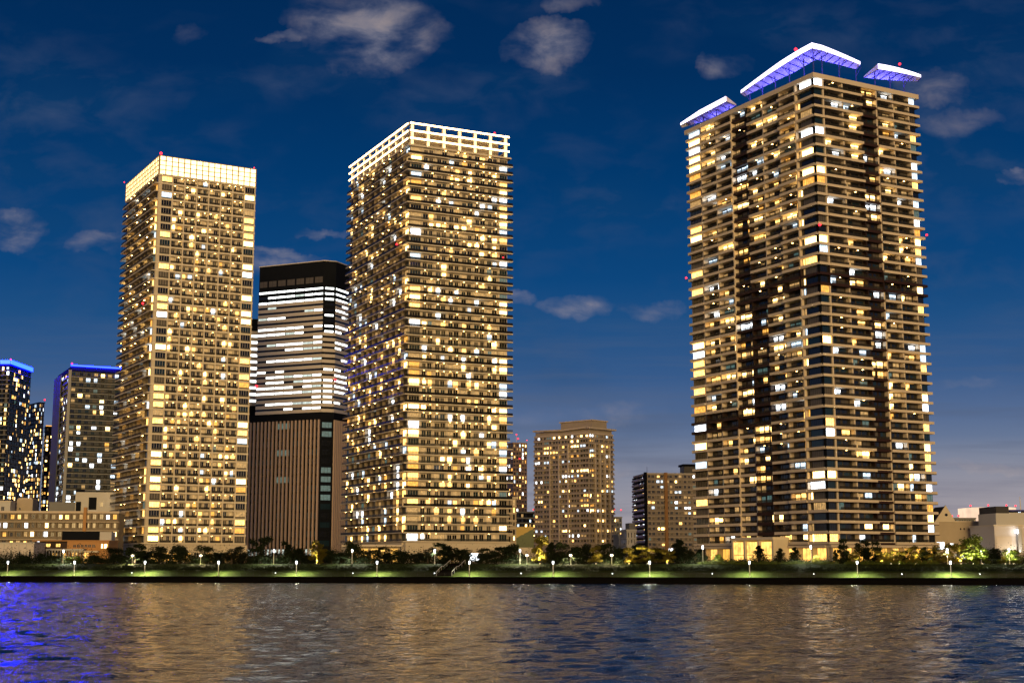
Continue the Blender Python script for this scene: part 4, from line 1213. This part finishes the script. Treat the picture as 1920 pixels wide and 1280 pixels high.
for (px, x, y, z0, H, Wd, form, lf, key, k, t_) in tree_items:
    tot = cnt[key]
    lab = f"{key[1]} in front of {key[0]}" if tot == 1 else f"{ORD[k - 1]} {key[1]} from the left in front of {key[0]}"
    r_ = thing('tree', lab, 'tree', (x, y, z0), R.uniform(0, 6.28), 'trees along the river bank')
    hw = max(.5, Wd * (1.2 if lf == 'dark' else 1) / (.68 if form == 'round' else .48))
    r_.scale = (hw, hw, H)
    for nm, me in (('crown', R.choice(LIB[form, 'leaf_' + lf])), ('trunk', R.choice(TR))):
        o = bpy.data.objects.new(nm, me); C.objects.link(o); o.parent = r_

# shrub belts: one mass each
def shrubs(name, t0, t1, zadd, hmin, hmax, m, n, label, s0=-40, s1=340, seed=2, gap=None):
    r = random.Random(seed); mb = MB()
    for k in range(n):
        s = r.uniform(s0, s1); t_ = r.uniform(t0, t1); H = r.uniform(hmin, hmax)
        if gap and gap[0] < s < gap[1]: H *= .3
        for q in range(26):
            d = Vector((r.gauss(0, .5), r.gauss(0, .4), abs(r.gauss(0, .45))))
            p = Vector(bank(s, t_, bankz(t_) + .1)) + d * H
            a = Vector((r.gauss(0, 1), r.gauss(0, 1), r.gauss(0, 1))).normalized(); b = a.orthogonal().normalized(); w = r.uniform(.12, .26)
            mb.quad(tuple(p - a * w), tuple(p + b * w * .7), tuple(p + a * w), tuple(p - b * w * .7), m)
    o = mb.build(name, kind='stuff'); o['label'] = label; o['category'] = 'shrubs'
shrubs('shrubbery', 13.2, 16, 0, .8, 1.5, 'leaf_dark', 900, 'dark belt of low shrubs along the middle of the grass bank')
shrubs('undergrowth', 29.5, 39, 0, 2.4, 5.2, 'leaf_dark', 2600, 'dark undergrowth filling the foot of the tree row', seed=4, gap=(bank_at(1318, 30), bank_at(1690, 30)))
shrubs('hedge', 23.5, 25.5, 0, .5, 1.0, 'leaf_green', 220, 'low green hedge at the top of the bank under the canopy tower', bank_at(1310, 24), bank_at(1760, 24), 6)

# ================================================================== lamps
def light(parent, loc, e, col, size=.25, up=False, cone=162):
    L = bpy.data.lights.new('lamp_light', 'SPOT'); L.energy = e; L.color = col; L.shadow_soft_size = size; L.spot_size = rad(cone); L.spot_blend = .6
    l = bpy.data.objects.new('lamp_light', L); C.objects.link(l); l.parent = parent; l.location = loc
    if up: l.rotation_euler = (math.pi, 0, 0)
    return l
pole_mb = MB(); pole_mb.tube([(0, 0, 0), (0, 0, .5), (0, 0, .52), (0, 0, 4.0)], [.16, .16, .09, .12], 'metal_white', 8); POLE = pole_mb.mesh('pole')
hm = MB(); hm.tube([(0, 0, 3.9), (0, 0, 4.15), (0, 0, 4.75), (0, 0, 4.85)], [.13, .20, .25, .1], 'lamp_head', 10); HEAD = hm.mesh('lamp_head')
cm = MB(); cm.tube([(0, 0, 4.85), (0, 0, 4.93), (0, 0, 5.0)], [.32, .30, .05], 'metal_dark', 10); CAP = cm.mesh('cap')
gm_ = MB(); gm_.ball((0, 0, 4.4), .45, 'lamp_warm', 10, 6); GLOBE = gm_.mesh('globe')
def lamp(px, t_, lab, H, e, col, group, globe=False, lz=4.3, dz=0):
    s = bank_at(px, t_); x, y, z = bank(s, t_, bankz(t_))
    r_ = thing('street_lamp', lab, 'street lamp', (x, y, z), 0, group); k = H / 5.0; r_.scale = (1, 1, k)
    for nm, me in (('pole', POLE),) + ((('globe', GLOBE),) if globe else (('lamp_head', HEAD), ('cap', CAP))):
        o = bpy.data.objects.new(nm, me); C.objects.link(o); o.parent = r_
    light(r_, (0, .3, 3.95), e, col)
front = [15, 140, 272, 410, 556, 707, 880, 1037, 1218, 1405, 1607, 1782]
fz = {}
for px in front: fz[zone(px)] = fz.get(zone(px), 0) + 1
seen = {}
for px in front:
    z_ = zone(px); seen[z_] = seen.get(z_, 0) + 1
    lab = f"promenade lamp at the water's edge below {z_}" if fz[z_] == 1 else f"{ORD[seen[z_] - 1]} promenade lamp from the left at the water below {z_}"
    lamp(px, 6.6, lab, 4.5, R.uniform(7000, 18000) if px not in (272, 1782) else 24000, (1, .93, .66), 'lamps along the river promenade')
back = [(118, 0), (248, 1), (376, 1), (513, 0), (660, 0), (815, 0), (975, 0), (988, 1), (1070, 1), (1147, 1), (1318, 0), (1521, 0), (1777, 0), (1840, 0), (1893, 0)]
bz = {}
for px, g in back: bz[zone(px), g] = bz.get((zone(px), g), 0) + 1
seen = {}
for px, g in back:
    k = (zone(px), g); seen[k] = seen.get(k, 0) + 1
    kind = 'round globe lamp' if g else 'tall white lamp post'
    lab = f"{kind} among the trees in front of {k[0]}" if bz[k] == 1 else f"{ORD[seen[k] - 1]} {kind} from the left among trees before {k[0]}"
    lamp(px, 25.5 + (seen[k] - 1) % 2, lab, (4.6 if not g else 3.0) + (1.0 if px in (1521, 1318) else 0), 8000, (1, .95, .8) if not g else (1, .8, .5), 'lamps on top of the bank', bool(g))
# small ground floodlights under the golden trees
fm = MB(); fm.tube([(0, 0, 0), (0, 0, .25)], [.12, .16], 'metal_dark', 8); FB = fm.mesh('housing')
fm = MB(); fm.tube([(0, 0, .26), (0, 0, .30)], [.15, .13], 'lamp_warm', 8); FLN = fm.mesh('lens')
fcount = {}
for f_ in floods: fcount[zone(f_[0])] = fcount.get(zone(f_[0]), 0) + 1
seen = {}
for (px, x, y, z0, H, Wd, lf) in floods:
    z_ = zone(px); seen[z_] = seen.get(z_, 0) + 1
    lab = f"small ground spotlight under the lit tree before {z_}" if fcount[z_] == 1 else f"{ORD[seen[z_] - 1]} small ground spotlight from the left under lit trees before {z_}"
    r_ = thing('ground_spotlight', lab, 'spotlight', (x - .3, y - Wd * .40 - 1.2, z0 - .1), 0, 'spotlights under lit trees')
    for nm, me in (('housing', FB), ('lens', FLN)):
        o = bpy.data.objects.new(nm, me); C.objects.link(o); o.parent = r_
    light(r_, (0, 0, .7), (R.uniform(4500, 9500) if lf == 'gold' else 4500) * (H / 6) ** 2, (1, .78, .34) if lf == 'gold' else (1, .9, .4), .2, True, 130)
# bollard lights along the promenade
bmB = MB(); bmB.tube([(0, 0, 0), (0, 0, .8)], [.1, .1], 'metal_dark', 8); BP = bmB.mesh('post')
bmB = MB(); bmB.tube([(0, 0, .8), (0, 0, 1.0)], [.11, .11], 'lamp_head', 8); BH = bmB.mesh('lamp_head')
bl = [248, 517, 662, 815, 977, 1148, 1335, 1525, 1690, 1836]
bzc = {}
for px in bl: bzc[zone(px)] = bzc.get(zone(px), 0) + 1
seen = {}
for px in bl:
    s = bank_at(px, 6.6); z_ = zone(px); seen[z_] = seen.get(z_, 0) + 1
    lab = f"small white bollard light on the lower lawn below {z_}" if bzc[z_] == 1 else f"{ORD[seen[z_] - 1]} white bollard light from the left on the lower lawn below {z_}"
    r_ = thing('bollard_light', lab, 'bollard', bank(s, 6.6, bankz(6.6)), 0, 'bollard lights on the lower lawn')
    for nm, me in (('post', BP), ('lamp_head', BH)):
        o = bpy.data.objects.new(nm, me); C.objects.link(o); o.parent = r_

# railing along the water
rt = thing('promenade_railing', 'thin dark metal railing along the river promenade', 'railing', (0, 0, 0))
mb = MB()
for zz in (2.2, 2.6, 2.95):
    for k in range(40):
        a, b_ = bank(-30 + k * 10, .9, zz), bank(-20 + k * 10, .9, zz)
        mb.tube([a, b_], [.03, .03], 'metal_dark', 4)
mb.build('rail', rt)
mb = MB()
for k in range(200): 
    a = bank(-30 + k * 2, .9, 1.8); mb.tube([a, (a[0], a[1], 2.98)], [.035, .035], 'metal_dark', 4)
mb.build('post', rt, 'stuff')

# stairs down the bank
def stairs():
    s0, s1 = bank_at(838, 20), bank_at(866, 20)
    r_ = thing('bank_stairs', 'dark concrete stairs with light handrails down the grass bank below the ring tower', 'stairs')
    mb = MB(); n = 22
    for k in range(n):
        t0, t1 = 7 + 17.5 * k / n, 7 + 17.5 * (k + 1) / n
        z1 = bankz(t1) + .25
        P = [bank(s0, t0, 1.2), bank(s1, t0, 1.2), bank(s1, t1, 1.2), bank(s0, t1, 1.2), bank(s0, t0, z1), bank(s1, t0, z1), bank(s1, t1, z1), bank(s0, t1, z1)]
        mb.hexa(P, 'seawall')
    mb.build('steps', r_)
    for s in (s0, s1):
        h_ = MB()
        h_.tube([bank(s, t_, bankz(t_) + 1.25) for t_ in (7, 13, 16, 24.5)], [.06] * 4, 'metal_white', 5)
        for t_ in (7, 10, 13, 16, 20, 24.5): h_.tube([bank(s, t_, bankz(t_)), bank(s, t_, bankz(t_) + 1.25)], [.04, .04], 'metal_white', 4)
        h_.build('handrail', r_)
stairs()
